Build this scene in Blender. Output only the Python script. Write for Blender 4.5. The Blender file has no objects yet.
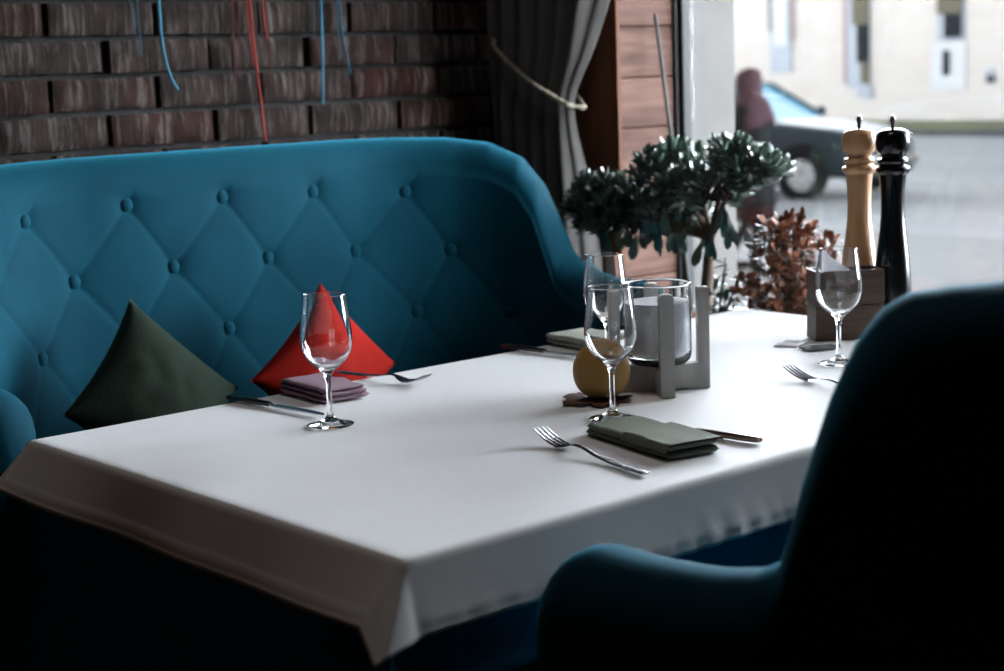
import bpy, bmesh, math, random
from mathutils import Vector, Matrix, Euler, noise
PI = math.pi
random.seed(7)
scene = bpy.context.scene
COL = scene.collection

# ------------------------------------------------------------------ helpers
class MB:
    """collects geometry for ONE mesh object"""
    def __init__(s):
        s.v = []; s.f = []
    def add(s, vs, fs, mtx=None):
        o = len(s.v)
        for p in vs:
            p = Vector(p)
            s.v.append(mtx @ p if mtx else p)
        for f in fs:
            s.f.append([i + o for i in f])
        return s
    def box(s, c, size, bev=0.0, rot=None, seg=2):
        bm = bmesh.new()
        bmesh.ops.create_cube(bm, size=1.0)
        bmesh.ops.scale(bm, vec=Vector(size), verts=bm.verts)
        if bev > 0:
            bmesh.ops.bevel(bm, geom=list(bm.edges) + list(bm.verts), offset=bev, segments=seg, profile=0.5, affect='EDGES')
        m = Matrix.Translation(Vector(c))
        if rot is not None:
            m = m @ (rot.to_matrix().to_4x4() if isinstance(rot, Euler) else rot)
        bm.verts.index_update()
        s.add([v.co.copy() for v in bm.verts], [[v.index for v in f.verts] for f in bm.faces], m)
        bm.free()
        return s
    def tube(s, pts, radii, n=8, cap=True):
        pts = [Vector(p) for p in pts]
        if not isinstance(radii, (list, tuple)):
            radii = [radii] * len(pts)
        t0 = (pts[1] - pts[0]).normalized()
        a = t0.orthogonal().normalized()
        vs, fs = [], []
        for i, p in enumerate(pts):
            t = (pts[min(i + 1, len(pts) - 1)] - pts[max(i - 1, 0)]).normalized()
            a = (a - t * a.dot(t)).normalized()
            b = t.cross(a)
            for k in range(n):
                an = 2 * PI * k / n
                vs.append(p + (a * math.cos(an) + b * math.sin(an)) * radii[i])
        for i in range(len(pts) - 1):
            for k in range(n):
                k2 = (k + 1) % n
                fs.append([i * n + k, i * n + k2, (i + 1) * n + k2, (i + 1) * n + k])
        if cap:
            fs.append([k for k in range(n)][::-1])
            fs.append([(len(pts) - 1) * n + k for k in range(n)])
        return s.add(vs, fs)
    def lathe(s, prof, n=40, mtx=None, closed=False):
        """prof: list of (r, z); r=0 ends collapse to a single vertex"""
        vs, fs, rings = [], [], []
        for r, z in prof:
            if r < 1e-6:
                rings.append([len(vs)]); vs.append((0, 0, z))
            else:
                rings.append(list(range(len(vs), len(vs) + n)))
                for k in range(n):
                    a = 2 * PI * k / n
                    vs.append((r * math.cos(a), r * math.sin(a), z))
        m = len(rings)
        for i in range(m if closed else m - 1):
            A, B = rings[i], rings[(i + 1) % m]
            for k in range(n):
                k2 = (k + 1) % n
                if len(A) == 1 and len(B) == 1: continue
                if len(A) == 1: fs.append([A[0], B[k2], B[k]][::-1])
                elif len(B) == 1: fs.append([A[k], A[k2], B[0]])
                else: fs.append([A[k], A[k2], B[k2], B[k]])
        return s.add(vs, fs, mtx)
    def grid(s, nu, nv, fn, wrap_u=False):
        vs = [fn(i, j) for i in range(nu) for j in range(nv)]
        fs = []
        for i in range(nu if wrap_u else nu - 1):
            for j in range(nv - 1):
                i2 = (i + 1) % nu
                fs.append([i * nv + j, i2 * nv + j, i2 * nv + j + 1, i * nv + j + 1])
        return s.add(vs, fs)
    def ellipsoid(s, c, r, nu=16, nv=9, mtx=None):
        prof = []
        vs, fs = [], []
        prof = [(math.sin(PI * k / (nv - 1)), -math.cos(PI * k / (nv - 1))) for k in range(nv)]
        prof = [(0, -1)] + prof[1:-1] + [(0, 1)]
        m = Matrix.Translation(Vector(c)) @ (mtx if mtx else Matrix.Identity(4)) @ Matrix.Diagonal((r[0], r[1], r[2], 1))
        return s.lathe(prof, nu, m)
    def prism(s, poly, h, mtx=None):
        n = len(poly)
        vs = [(x, y, 0) for x, y in poly] + [(x, y, h) for x, y in poly]
        fs = [list(range(n))[::-1], list(range(n, 2 * n))] + [[i, (i + 1) % n, (i + 1) % n + n, i + n] for i in range(n)]
        return s.add(vs, fs, mtx)
    def build(s, name, m, parent=None, smooth=True, loc=None, kind=None, angle=40):
        me = bpy.data.meshes.new(name)
        me.from_pydata([tuple(p) for p in s.v], [], s.f)
        bm = bmesh.new(); bm.from_mesh(me)
        bmesh.ops.recalc_face_normals(bm, faces=bm.faces)
        bm.to_mesh(me); bm.free()
        if smooth:
            me.polygons.foreach_set('use_smooth', [True] * len(me.polygons))
            try: me.set_sharp_from_angle(angle=math.radians(angle))
            except Exception: pass
        me.materials.append(m)
        o = bpy.data.objects.new(name, me); COL.objects.link(o)
        if parent is not None: o.parent = parent
        if loc is not None: o.location = loc
        if kind: o['kind'] = kind
        return o

def tag(o, label, cat, group=None):
    o['label'] = label; o['category'] = cat
    if group: o['group'] = group
    return o
def thing(name, label, cat, loc=(0, 0, 0), rz=0, group=None):
    o = bpy.data.objects.new(name, None); COL.objects.link(o)
    o.location = loc; o.rotation_euler = (0, 0, rz); o.empty_display_size = 0.05
    return tag(o, label, cat, group)
def dup(root, loc, rz=0, label=None, group=None):
    r = root.copy(); COL.objects.link(r); r.location = loc; r.rotation_euler = (0, 0, rz)
    if label: r['label'] = label
    if group: r['group'] = group
    for ch in list(root.children):
        c = ch.copy(); COL.objects.link(c); c.parent = r
        for g in ch.children:
            d = g.copy(); COL.objects.link(d); d.parent = c
    return r
def lerp(a, b, t): return a + (b - a) * t
def smooth(t):
    t = max(0, min(1, t)); return t * t * (3 - 2 * t)
def interp(x, pts):
    if x <= pts[0][0]: return pts[0][1]
    for (x0, y0), (x1, y1) in zip(pts, pts[1:]):
        if x <= x1: return lerp(y0, y1, smooth((x - x0) / (x1 - x0))) if False else lerp(y0, y1, (x - x0) / (x1 - x0))
    return pts[-1][1]

# ------------------------------------------------------------------ materials
def mat(name, col, rough=0.6, metal=0.0, spec=0.5, col2=None, nscale=8.0, nstretch=(1, 1, 1), bump=0.0, bscale=60.0,
        sheen=0.0, sheen_tint=None, trans=0.0, ior=1.45, coat=0.0, mixpos=(0.35, 0.65), detail=3.0, bdist=0.002):
    m = bpy.data.materials.new(name); m.use_nodes = True
    nt = m.node_tree; b = nt.nodes['Principled BSDF']
    b.inputs['Base Color'].default_value = (*col, 1)
    b.inputs['Roughness'].default_value = rough
    b.inputs['Metallic'].default_value = metal
    b.inputs['Specular IOR Level'].default_value = spec
    b.inputs['IOR'].default_value = ior
    if sheen:
        b.inputs['Sheen Weight'].default_value = sheen
        b.inputs['Sheen Roughness'].default_value = 0.4
        if sheen_tint: b.inputs['Sheen Tint'].default_value = (*sheen_tint, 1)
    if trans: b.inputs['Transmission Weight'].default_value = trans
    if coat:
        b.inputs['Coat Weight'].default_value = coat; b.inputs['Coat Roughness'].default_value = 0.06
    tc = nt.nodes.new('ShaderNodeTexCoord'); mp = nt.nodes.new('ShaderNodeMapping')
    nt.links.new(tc.outputs['Object'], mp.inputs['Vector'])
    mp.inputs['Scale'].default_value = nstretch
    no = nt.nodes.new('ShaderNodeTexNoise'); no.inputs['Scale'].default_value = nscale; no.inputs['Detail'].default_value = detail
    nt.links.new(mp.outputs['Vector'], no.inputs['Vector'])
    rp = nt.nodes.new('ShaderNodeValToRGB')
    c2 = col2 if col2 else tuple(min(1, c * 1.12) for c in col)
    rp.color_ramp.elements[0].position = mixpos[0]; rp.color_ramp.elements[0].color = (*col, 1)
    rp.color_ramp.elements[1].position = mixpos[1]; rp.color_ramp.elements[1].color = (*c2, 1)
    nt.links.new(no.outputs['Fac'], rp.inputs['Fac']); nt.links.new(rp.outputs['Color'], b.inputs['Base Color'])
    if bump:
        n2 = nt.nodes.new('ShaderNodeTexNoise'); n2.inputs['Scale'].default_value = bscale; n2.inputs['Detail'].default_value = 4
        nt.links.new(mp.outputs['Vector'], n2.inputs['Vector'])
        bp = nt.nodes.new('ShaderNodeBump'); bp.inputs['Strength'].default_value = bump; bp.inputs['Distance'].default_value = bdist
        nt.links.new(n2.outputs['Fac'], bp.inputs['Height']); nt.links.new(bp.outputs['Normal'], b.inputs['Normal'])
    return m

TEAL = mat('teal_velour', (0.0010, 0.033, 0.053), 0.8, spec=0.08, col2=(0.0014, 0.040, 0.063), nscale=9, bump=0.25, bscale=240, sheen=0.24, sheen_tint=(0.10, 0.70, 1.0), bdist=0.001)
TEAL_DARK = mat('teal_seam_thread', (0.012, 0.10, 0.16), 0.7)
CLOTH = mat('white_linen', (0.82, 0.825, 0.83), 0.6, spec=0.3, col2=(0.86, 0.86, 0.865), nscale=5, bump=0.18, bscale=420, bdist=0.0006)
UNDER = mat('blue_undercloth', (0.0252, 0.2160, 0.3780), 0.55, spec=0.4, bump=0.15, bscale=200)
GREEN_P = mat('green_velvet', (0.0095, 0.0165, 0.0105), 0.85, spec=0.08, col2=(0.013, 0.021, 0.014), nscale=12, bump=0.3, bscale=160, sheen=0.10, sheen_tint=(0.6, 0.8, 0.6))
RED_P = mat('red_cotton', (0.2550, 0.0090, 0.0055), 0.85, spec=0.08, col2=(0.2883, 0.0122, 0.0077), nscale=10, bump=0.3, bscale=260)
NAP_G = mat('sage_napkin', (0.1591, 0.1763, 0.1344), 0.8, spec=0.2, bump=0.25, bscale=300)
NAP_M = mat('mauve_napkin', (0.30, 0.20, 0.25), 0.8, spec=0.2, bump=0.25, bscale=300)
STEEL = mat('brushed_steel', (0.42, 0.41, 0.42), 0.24, metal=1.0, bump=0.05, bscale=90)
STEEL_D = mat('dark_steel_handle', (0.10, 0.085, 0.08), 0.3, metal=1.0, bump=0.05, bscale=90)
GREYWOOD = mat('grey_painted_wood', (0.42, 0.40, 0.375), 0.6, col2=(0.49, 0.47, 0.445), nscale=6, nstretch=(6, 6, 1), bump=0.2, bscale=30)
OCHRE = mat('matt_ochre', (0.36, 0.205, 0.06), 0.5, spec=0.3, col2=(0.41, 0.24, 0.075), nscale=7)
LEAFB = mat('dry_brown_leaf', (0.085, 0.033, 0.018), 0.7, col2=(0.14, 0.06, 0.03), nscale=30, bump=0.4, bscale=80)
WALNUT = mat('walnut_wood', (0.055, 0.030, 0.019), 0.5, col2=(0.095, 0.053, 0.032), nscale=7, nstretch=(2, 2, 18), bump=0.15, bscale=20)
BEECH = mat('beech_wood', (0.3931, 0.2075, 0.0928), 0.35, spec=0.5, col2=(0.5023, 0.2730, 0.1310), nscale=5, nstretch=(14, 14, 1.5), coat=0.25)
BLACKLAC = mat('black_lacquer', (0.006, 0.006, 0.007), 0.18, spec=0.4, coat=0.15)
PAPER = mat('white_paper', (0.78, 0.76, 0.80), 0.8, col2=(0.85, 0.82, 0.85), nscale=20)
SLATE = mat('dark_card', (0.09, 0.09, 0.10), 0.6)
SALT = mat('white_grains', (0.72, 0.74, 0.77), 0.9, col2=(0.85, 0.86, 0.88), nscale=160, bump=0.6, bscale=500, bdist=0.002)
MORTAR = mat('dark_mortar', (0.0120, 0.0110, 0.0106), 0.95, col2=(0.0200, 0.0184, 0.0180), nscale=40, bump=0.6, bscale=90, bdist=0.004)
PLANK = mat('pinkish_pine_plank', (0.062, 0.029, 0.021), 0.7, spec=0.12, col2=(0.130, 0.072, 0.055), nscale=3.2, nstretch=(1.2, 1, 13), bump=0.2, bscale=18, detail=6)
CASING = mat('dark_stained_wood', (0.085, 0.030, 0.014), 0.6, spec=0.15, col2=(0.12, 0.046, 0.022), nscale=4, nstretch=(10, 10, 1))
FRAMEW = mat('white_window_plastic', (0.66, 0.68, 0.70), 0.4, col2=(0.70, 0.715, 0.73), nscale=3)
BEAD = mat('sunlit_bead', (0.060, 0.057, 0.050), 0.6, spec=0.2)  # brightness of the sunlit bead put into its colour
FRAMES = mat('shaded_window_frame', (0.012, 0.012, 0.0125), 0.5, spec=0.2)  # shade on this side of the frame put into its dark grey
OUTW = mat('pale_house_wall', (0.12, 0.115, 0.11), 0.9)
REVEAL = mat('pale_grey_reveal', (0.0810, 0.0780, 0.0735), 0.8, spec=0.1)
FRAMEG = mat('grey_window_gasket', (0.0050, 0.0053, 0.0058), 0.5)
PLASTER = mat('dark_plaster', (0.022, 0.018, 0.016), 0.95, bump=0.2, bscale=40)
FLOORM = mat('dark_oak_floor', (0.045, 0.022, 0.012), 0.4, col2=(0.075, 0.04, 0.022), nscale=3, nstretch=(1, 12, 1))
CEIL = mat('charcoal_ceiling', (0.02, 0.018, 0.018), 0.95)
CURT = mat('taupe_curtain', (0.0646, 0.0583, 0.0529), 0.65, spec=0.35, col2=(0.0740, 0.0668, 0.0614), nscale=30, bump=0.25, bscale=400, sheen=0.15)
ROPE = mat('cream_rope', (0.2640, 0.2280, 0.1680), 0.6, col2=(0.3300, 0.2880, 0.2160), nscale=60)
NAP_P = mat('pale_sage_napkin', (0.34, 0.36, 0.30), 0.8, spec=0.2, bump=0.25, bscale=300)
BLUEYARN = mat('light_blue_yarn', (0.0275, 0.1700, 0.2600), 0.8)
BLUEYARN_D = mat('dark_blue_yarn', (0.0100, 0.0575, 0.0850), 0.85)
REDYARN = mat('red_yarn', (0.2000, 0.0175, 0.0100), 0.8)
REDYARN_D = mat('dark_red_yarn', (0.0650, 0.0050, 0.0040), 0.85)
POT = mat('terracotta_pot', (0.20, 0.10, 0.07), 0.8, bump=0.2, bscale=50)
SOIL = mat('potting_soil', (0.02, 0.014, 0.01), 1.0, bump=0.8, bscale=120, bdist=0.01)
JADE = mat('jade_leaf', (0.036, 0.072, 0.050), 0.30, spec=1.0, col2=(0.080, 0.120, 0.090), nscale=14, coat=0.5)
BARK = mat('brown_bark', (0.055, 0.033, 0.022), 0.85, col2=(0.09, 0.058, 0.04), nscale=30, bump=0.5, bscale=60)
REDLEAF = mat('russet_leaf', (0.0960, 0.0256, 0.0112), 0.5, col2=(0.3360, 0.1360, 0.0680), nscale=38, spec=0.4, mixpos=(0.4, 0.68))
SPRIG = mat('narrow_green_leaf', (0.025, 0.055, 0.03), 0.4, col2=(0.05, 0.10, 0.06), nscale=20)
STICK = mat('grey_metal_rod', (0.060, 0.062, 0.060), 0.6, spec=0.2, col2=(0.075, 0.077, 0.074), nscale=20)
TABLEW = mat('dark_table_wood', (0.03, 0.018, 0.012), 0.5, col2=(0.05, 0.03, 0.02), nscale=3, nstretch=(1, 10, 1))
LEGW = mat('black_wood_leg', (0.012, 0.009, 0.008), 0.45)
# outdoors
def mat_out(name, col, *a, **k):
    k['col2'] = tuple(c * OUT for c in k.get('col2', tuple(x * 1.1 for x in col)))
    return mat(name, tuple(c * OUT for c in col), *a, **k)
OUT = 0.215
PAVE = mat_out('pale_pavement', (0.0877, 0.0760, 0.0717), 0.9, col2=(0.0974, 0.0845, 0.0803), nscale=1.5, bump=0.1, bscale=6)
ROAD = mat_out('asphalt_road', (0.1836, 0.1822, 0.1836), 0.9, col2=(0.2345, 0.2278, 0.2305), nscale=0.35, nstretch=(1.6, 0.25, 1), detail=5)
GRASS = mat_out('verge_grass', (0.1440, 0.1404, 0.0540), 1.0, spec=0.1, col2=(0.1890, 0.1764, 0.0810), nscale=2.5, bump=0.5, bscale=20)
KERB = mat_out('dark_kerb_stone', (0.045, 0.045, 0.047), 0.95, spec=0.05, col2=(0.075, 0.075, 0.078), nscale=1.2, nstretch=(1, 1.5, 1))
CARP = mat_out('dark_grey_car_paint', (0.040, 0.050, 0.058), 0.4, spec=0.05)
CARG = mat_out('car_glass_sky_reflection', (0.1170, 0.3200, 0.4463), 0.25, spec=0.05)  # light blue sky reflection painted in as base colour, specular nearly off
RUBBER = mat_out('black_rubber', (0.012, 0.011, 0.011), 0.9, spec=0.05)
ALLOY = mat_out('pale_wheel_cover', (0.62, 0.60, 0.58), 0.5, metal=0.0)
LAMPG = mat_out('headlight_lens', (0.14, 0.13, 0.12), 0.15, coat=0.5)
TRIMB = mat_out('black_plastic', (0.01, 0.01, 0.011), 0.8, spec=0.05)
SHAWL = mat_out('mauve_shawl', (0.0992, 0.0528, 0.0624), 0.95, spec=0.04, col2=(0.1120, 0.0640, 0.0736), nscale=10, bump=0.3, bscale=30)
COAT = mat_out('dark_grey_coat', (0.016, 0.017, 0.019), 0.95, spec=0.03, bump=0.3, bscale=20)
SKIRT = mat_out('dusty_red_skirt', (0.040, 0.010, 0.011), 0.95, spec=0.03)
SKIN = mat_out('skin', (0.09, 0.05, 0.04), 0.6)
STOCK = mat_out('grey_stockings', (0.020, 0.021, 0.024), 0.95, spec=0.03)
WINF = mat_out('pale_window_reveal', (0.17, 0.19, 0.22), 0.7)
WIND = mat_out('dark_window_pane', (0.010, 0.013, 0.015), 0.6, spec=0.02)
PALEP = mat_out('pale_panel', (0.36, 0.36, 0.36), 0.8)
BLIND = mat_out('olive_blind', (0.11, 0.098, 0.070), 0.9, spec=0.04)
RED_EDGE = mat_out('brick_red_edging', (0.19, 0.115, 0.10), 0.8)

def brick_mat():
    m = bpy.data.materials.new('dark_wire_cut_brick'); m.use_nodes = True
    nt = m.node_tree; N = nt.nodes; L = nt.links; b = N['Principled BSDF']
    b.inputs['Roughness'].default_value = 0.8; b.inputs['Specular IOR Level'].default_value = 0.12
    tc = N.new('ShaderNodeTexCoord'); geo = N.new('ShaderNodeNewGeometry')
    r1 = N.new('ShaderNodeValToRGB'); cr = r1.color_ramp
    cr.elements[0].position = 0; cr.elements[0].color = (0.024, 0.0065, 0.0040, 1)
    cr.elements[1].position = 1; cr.elements[1].color = (0.0245, 0.0170, 0.0139, 1)
    e = cr.elements.new(0.45); e.color = (0.021, 0.0120, 0.0090, 1)
    L.new(geo.outputs['Random Per Island'], r1.inputs['Fac'])
    mp = N.new('ShaderNodeMapping'); mp.inputs['Scale'].default_value = (95, 20, 9); L.new(tc.outputs['Object'], mp.inputs['Vector'])
    n1 = N.new('ShaderNodeTexNoise'); n1.inputs['Scale'].default_value = 1.0; n1.inputs['Detail'].default_value = 5; n1.inputs['Roughness'].default_value = 0.65
    L.new(mp.outputs['Vector'], n1.inputs['Vector'])
    r2 = N.new('ShaderNodeValToRGB'); r2.color_ramp.elements[0].position = 0.50; r2.color_ramp.elements[1].position = 0.74
    L.new(n1.outputs['Fac'], r2.inputs['Fac'])
    mx = N.new('ShaderNodeMix'); mx.data_type = 'RGBA'
    L.new(r2.outputs['Color'], mx.inputs[0]); L.new(r1.outputs['Color'], mx.inputs[6]); mx.inputs[7].default_value = (0.1148, 0.0986, 0.0884, 1)
    n3 = N.new('ShaderNodeTexNoise'); n3.inputs['Scale'].default_value = 14; n3.inputs['Detail'].default_value = 3; L.new(tc.outputs['Object'], n3.inputs['Vector'])
    r3 = N.new('ShaderNodeValToRGB'); r3.color_ramp.elements[0].position = 0.35; r3.color_ramp.elements[0].color = (0.45, 0.42, 0.42, 1); r3.color_ramp.elements[1].position = 0.65
    L.new(n3.outputs['Fac'], r3.inputs['Fac'])
    m2 = N.new('ShaderNodeMix'); m2.data_type = 'RGBA'; m2.blend_type = 'MULTIPLY'; m2.inputs[0].default_value = 1
    L.new(mx.outputs[2], m2.inputs[6]); L.new(r3.outputs['Color'], m2.inputs[7]); L.new(m2.outputs[2], b.inputs['Base Color'])
    bp = N.new('ShaderNodeBump'); bp.inputs['Strength'].default_value = 0.9; bp.inputs['Distance'].default_value = 0.004
    L.new(n1.outputs['Fac'], bp.inputs['Height']); L.new(bp.outputs['Normal'], b.inputs['Normal'])
    return m
BRICK = brick_mat()

def facade_mat():
    m = bpy.data.materials.new('cream_brick_facade'); m.use_nodes = True
    nt = m.node_tree; N = nt.nodes; L = nt.links; b = N['Principled BSDF']
    b.inputs['Roughness'].default_value = 0.9; b.inputs['Specular IOR Level'].default_value = 0.1
    tc = N.new('ShaderNodeTexCoord'); mp = N.new('ShaderNodeMapping'); mp.inputs['Rotation'].default_value = (PI / 2, 0, PI / 2)
    sp = N.new('ShaderNodeSeparateXYZ'); cb = N.new('ShaderNodeCombineXYZ')
    L.new(tc.outputs['Object'], sp.inputs[0]); L.new(sp.outputs['Y'], cb.inputs['X']); L.new(sp.outputs['Z'], cb.inputs['Y'])
    br = N.new('ShaderNodeTexBrick'); br.inputs['Scale'].default_value = 1.0
    br.inputs['Brick Width'].default_value = 0.50; br.inputs['Row Height'].default_value = 0.22; br.inputs['Mortar Size'].default_value = 0.018
    br.inputs['Color1'].default_value = (0.1064, 0.0924, 0.0818, 1); br.inputs['Color2'].default_value = (0.0912, 0.0781, 0.0673, 1)
    br.inputs['Mortar'].default_value = (0.0945, 0.0873, 0.0818, 1)
    L.new(cb.outputs[0], br.inputs['Vector'])
    n = N.new('ShaderNodeTexNoise'); n.inputs['Scale'].default_value = 0.9; n.inputs['Detail'].default_value = 4; L.new(tc.outputs['Object'], n.inputs['Vector'])
    mx = N.new('ShaderNodeMix'); mx.data_type = 'RGBA'; L.new(n.outputs['Fac'], mx.inputs[0])
    L.new(br.outputs['Color'], mx.inputs[6]); mx.inputs[7].default_value = (0.1041, 0.0959, 0.0877, 1)
    L.new(mx.outputs[2], b.inputs['Base Color'])
    return m
FACADE = facade_mat()

def glass_mat(name, ior=1.47, tint=(1, 1, 1)):
    m = bpy.data.materials.new(name); m.use_nodes = True
    nt = m.node_tree; b = nt.nodes['Principled BSDF']
    b.inputs['Base Color'].default_value = (*tint, 1); b.inputs['Transmission Weight'].default_value = 1
    b.inputs['Roughness'].default_value = 0.0; b.inputs['IOR'].default_value = ior
    return m
GLASS = glass_mat('clear_glass')
def paper_mat():
    m = bpy.data.materials.new('thin_white_paper'); m.use_nodes = True
    nt = m.node_tree; N = nt.nodes; L = nt.links; N.remove(N['Principled BSDF'])
    d = N.new('ShaderNodeBsdfDiffuse'); t = N.new('ShaderNodeBsdfTranslucent'); x = N.new('ShaderNodeMixShader')
    n = N.new('ShaderNodeTexNoise'); n.inputs['Scale'].default_value = 60; r = N.new('ShaderNodeValToRGB')
    r.color_ramp.elements[0].color = (.76, .74, .78, 1); r.color_ramp.elements[1].color = (.88, .86, .88, 1)
    L.new(n.outputs['Fac'], r.inputs['Fac']); L.new(r.outputs['Color'], d.inputs['Color']); L.new(r.outputs['Color'], t.inputs['Color'])
    x.inputs[0].default_value = .5; L.new(d.outputs[0], x.inputs[1]); L.new(t.outputs[0], x.inputs[2]); L.new(x.outputs[0], N['Material Output'].inputs['Surface'])
    return m
THINPAPER = paper_mat()
def pane_mat():
    m = bpy.data.materials.new('window_glass'); m.use_nodes = True
    nt = m.node_tree; N = nt.nodes; L = nt.links; N.remove(N['Principled BSDF'])
    fr = N.new('ShaderNodeFresnel'); ge = N.new('ShaderNodeNewGeometry'); ma = N.new('ShaderNodeMath'); ma.operation = 'MULTIPLY_ADD'
    ma.inputs[1].default_value = 1 / 1.5 - 1.5; ma.inputs[2].default_value = 1.5      # same reflectance from both faces of the pane
    L.new(ge.outputs['Backfacing'], ma.inputs[0]); L.new(ma.outputs[0], fr.inputs['IOR'])
    t = N.new('ShaderNodeBsdfTransparent'); t.inputs['Color'].default_value = (0.97, 0.985, 0.985, 1)
    g = N.new('ShaderNodeBsdfGlossy'); g.inputs['Roughness'].default_value = 0.0
    mx = N.new('ShaderNodeMixShader'); L.new(fr.outputs[0], mx.inputs[0]); L.new(t.outputs[0], mx.inputs[1]); L.new(g.outputs[0], mx.inputs[2])
    L.new(mx.outputs[0], N['Material Output'].inputs['Surface'])
    return m
PANE = pane_mat()

# ------------------------------------------------------------------ camera (solved from the table's vanishing points)
TZ = 0.75
def solve_camera():
    cx, cy = 502.0, 335.5
    A = (2450 - cx, -5 - cy); B = (-960 - cx, 121 - cy)
    f = math.sqrt(-(A[0] * B[0] + A[1] * B[1]))
    X = Vector((A[0], A[1], f)).normalized(); Y = Vector((B[0], B[1], f)).normalized(); Z = X.cross(Y).normalized()
    if Z.y > 0: Z = -Z
    right = Vector((X.x, Y.x, Z.x)); down = Vector((X.y, Y.y, Z.y)); fwd = Vector((X.z, Y.z, Z.z))
    return f, right, down, fwd
F, RIGHT, DOWN, FWD = solve_camera()
cam_d = bpy.data.cameras.new('camera'); cam = bpy.data.objects.new('camera', cam_d); COL.objects.link(cam)
rm = Matrix((RIGHT, -DOWN, -FWD)).transposed().to_4x4()
cam.matrix_world = Matrix.Translation(Vector((-0.948, -1.263, 1.2186))) @ rm
cam_d.sensor_width = 36; cam_d.lens = F / 1004 * 36
cam_d.dof.use_dof = True; cam_d.dof.focus_distance = 2.25; cam_d.dof.aperture_fstop = 5.0
cam_d.clip_start = 0.05; cam_d.clip_end = 300
scene.camera = cam

# ------------------------------------------------------------------ room shell
XW, XO = 1.75, 1.95            # window wall: inner and outer face
YB, YF, XL, ZC = 1.78, -3.6, -3.2, 2.75
OY0, OY1, OZ0, OZ1 = -0.25, 1.426, 0.62, 1.90      # window opening
MB().box(((XL + XO) / 2, (YB + YF) / 2, -0.05), (XO - XL + 0.3, YB - YF + 0.6, 0.1)).build('floor', FLOORM, kind='structure', smooth=False)
MB().box(((XL + XO) / 2, (YB + YF) / 2, ZC + 0.05), (XO - XL + 0.3, YB - YF + 0.6, 0.1)).build('ceiling', CEIL, kind='structure', smooth=False)
MB().box((XL - 0.06, (YB + YF) / 2, ZC / 2), (0.12, YB - YF + 0.5, ZC)).build('wall_left', PLASTER, kind='structure', smooth=False)
MB().box(((XL + XO) / 2, YF - 0.06, ZC / 2), (XO - XL, 0.12, ZC)).build('wall_front', PLASTER, kind='structure', smooth=False)
w = MB()
w.box(((XW + XO) / 2, (YF + OY0) / 2, ZC / 2), (XO - XW, OY0 - YF, ZC))
w.box(((XW + XO) / 2, (OY1 + 0.02 + YB + 0.2) / 2, ZC / 2), (XO - XW, YB + 0.2 - OY1 - 0.02, ZC))
w.box(((XW + XO) / 2, (OY0 + OY1) / 2, OZ0 / 2 - 0.02), (XO - XW, OY1 - OY0 + 0.04, OZ0 - 0.04))
w.box(((XW + XO) / 2, (OY0 + OY1) / 2, (OZ1 + ZC) / 2), (XO - XW, OY1 - OY0 + 0.04, ZC - OZ1))
w.build('wall_right', PLASTER, kind='structure', smooth=False)
# brick wall behind the sofa: mortar bed with each rough brick standing proud
bw = MB()
bw.box(((XL + XW) / 2, YB + 0.11, ZC / 2), (XW - XL, 0.2, ZC))
wall = bw.build('wall_back', MORTAR, kind='structure', smooth=False)
bk = MB(); PX, PZ = 0.241, 0.0731
z0 = 1.3035 - PZ * 17
for r in range(36):
    zz = z0 + r * PZ + PZ / 2
    if zz < 0.03 or zz > ZC - 0.03: continue
    ph = 0.531 if (r - 17) % 2 == 0 else 0.655
    k0 = int((XL - ph) / PX) - 1
    for k in range(k0, k0 + 24):
        xa, xb = ph + k * PX + 0.006, ph + (k + 1) * PX - 0.006
        xa += random.uniform(-.004, .004); xb += random.uniform(-.004, .004)
        if xb > XW - 0.02: xb = XW - 0.02
        if xa < XL + 0.02: xa = XL + 0.02
        if xb - xa < 0.03: continue
        near = (-0.2 < xa < 1.75 and 0.9 < zz < 1.6)
        nx, nz = (16, 6) if near else (3, 2)
        d0 = random.uniform(0.010, 0.021); ti = random.uniform(-.006, .006); hz = PZ / 2 - 0.0055 + random.uniform(-.001, .001)
        rough = 1.0 if xa < 1.1 else 2.2
        def bf(i, j):
            u = i / nx; v = j / nz
            x = lerp(xa, xb, u); z = zz + lerp(-hz, hz, v)
            e = min(u * (xb - xa), (1 - u) * (xb - xa), v * 2 * hz, (1 - v) * 2 * hz)
            d = d0 + ti * (u - .5)
            nn = noise.noise(Vector((x * 38, z * 26, r * 3.1))) * 0.0035 * rough + noise.noise(Vector((x * 120, z * 70, 5))) * 0.0012
            if e < 1e-5:
                x += noise.noise(Vector((z * 60, k, r))) * 0.002; z += noise.noise(Vector((x * 40, r, 9))) * 0.0022
                return (x, YB - d + 0.005 - nn * 0.5, z)
            return (x, YB - d - nn, z)
        bk.grid(nx + 1, nz + 1, bf)
        # rim of the brick back into the mortar
        ring = [(i, 0) for i in range(nx)] + [(nx, j) for j in range(nz)] + [(i, nz) for i in range(nx, 0, -1)] + [(0, j) for j in range(nz, 0, -1)]
        P = [bf(i, j) for i, j in ring]; n = len(P)
        bk.add(P + [(p[0], YB + 0.012, p[2]) for p in P], [[i, (i + 1) % n, (i + 1) % n + n, i + n] for i in range(n)])
bk.build('brickwork', BRICK, wall, angle=50)

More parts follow.
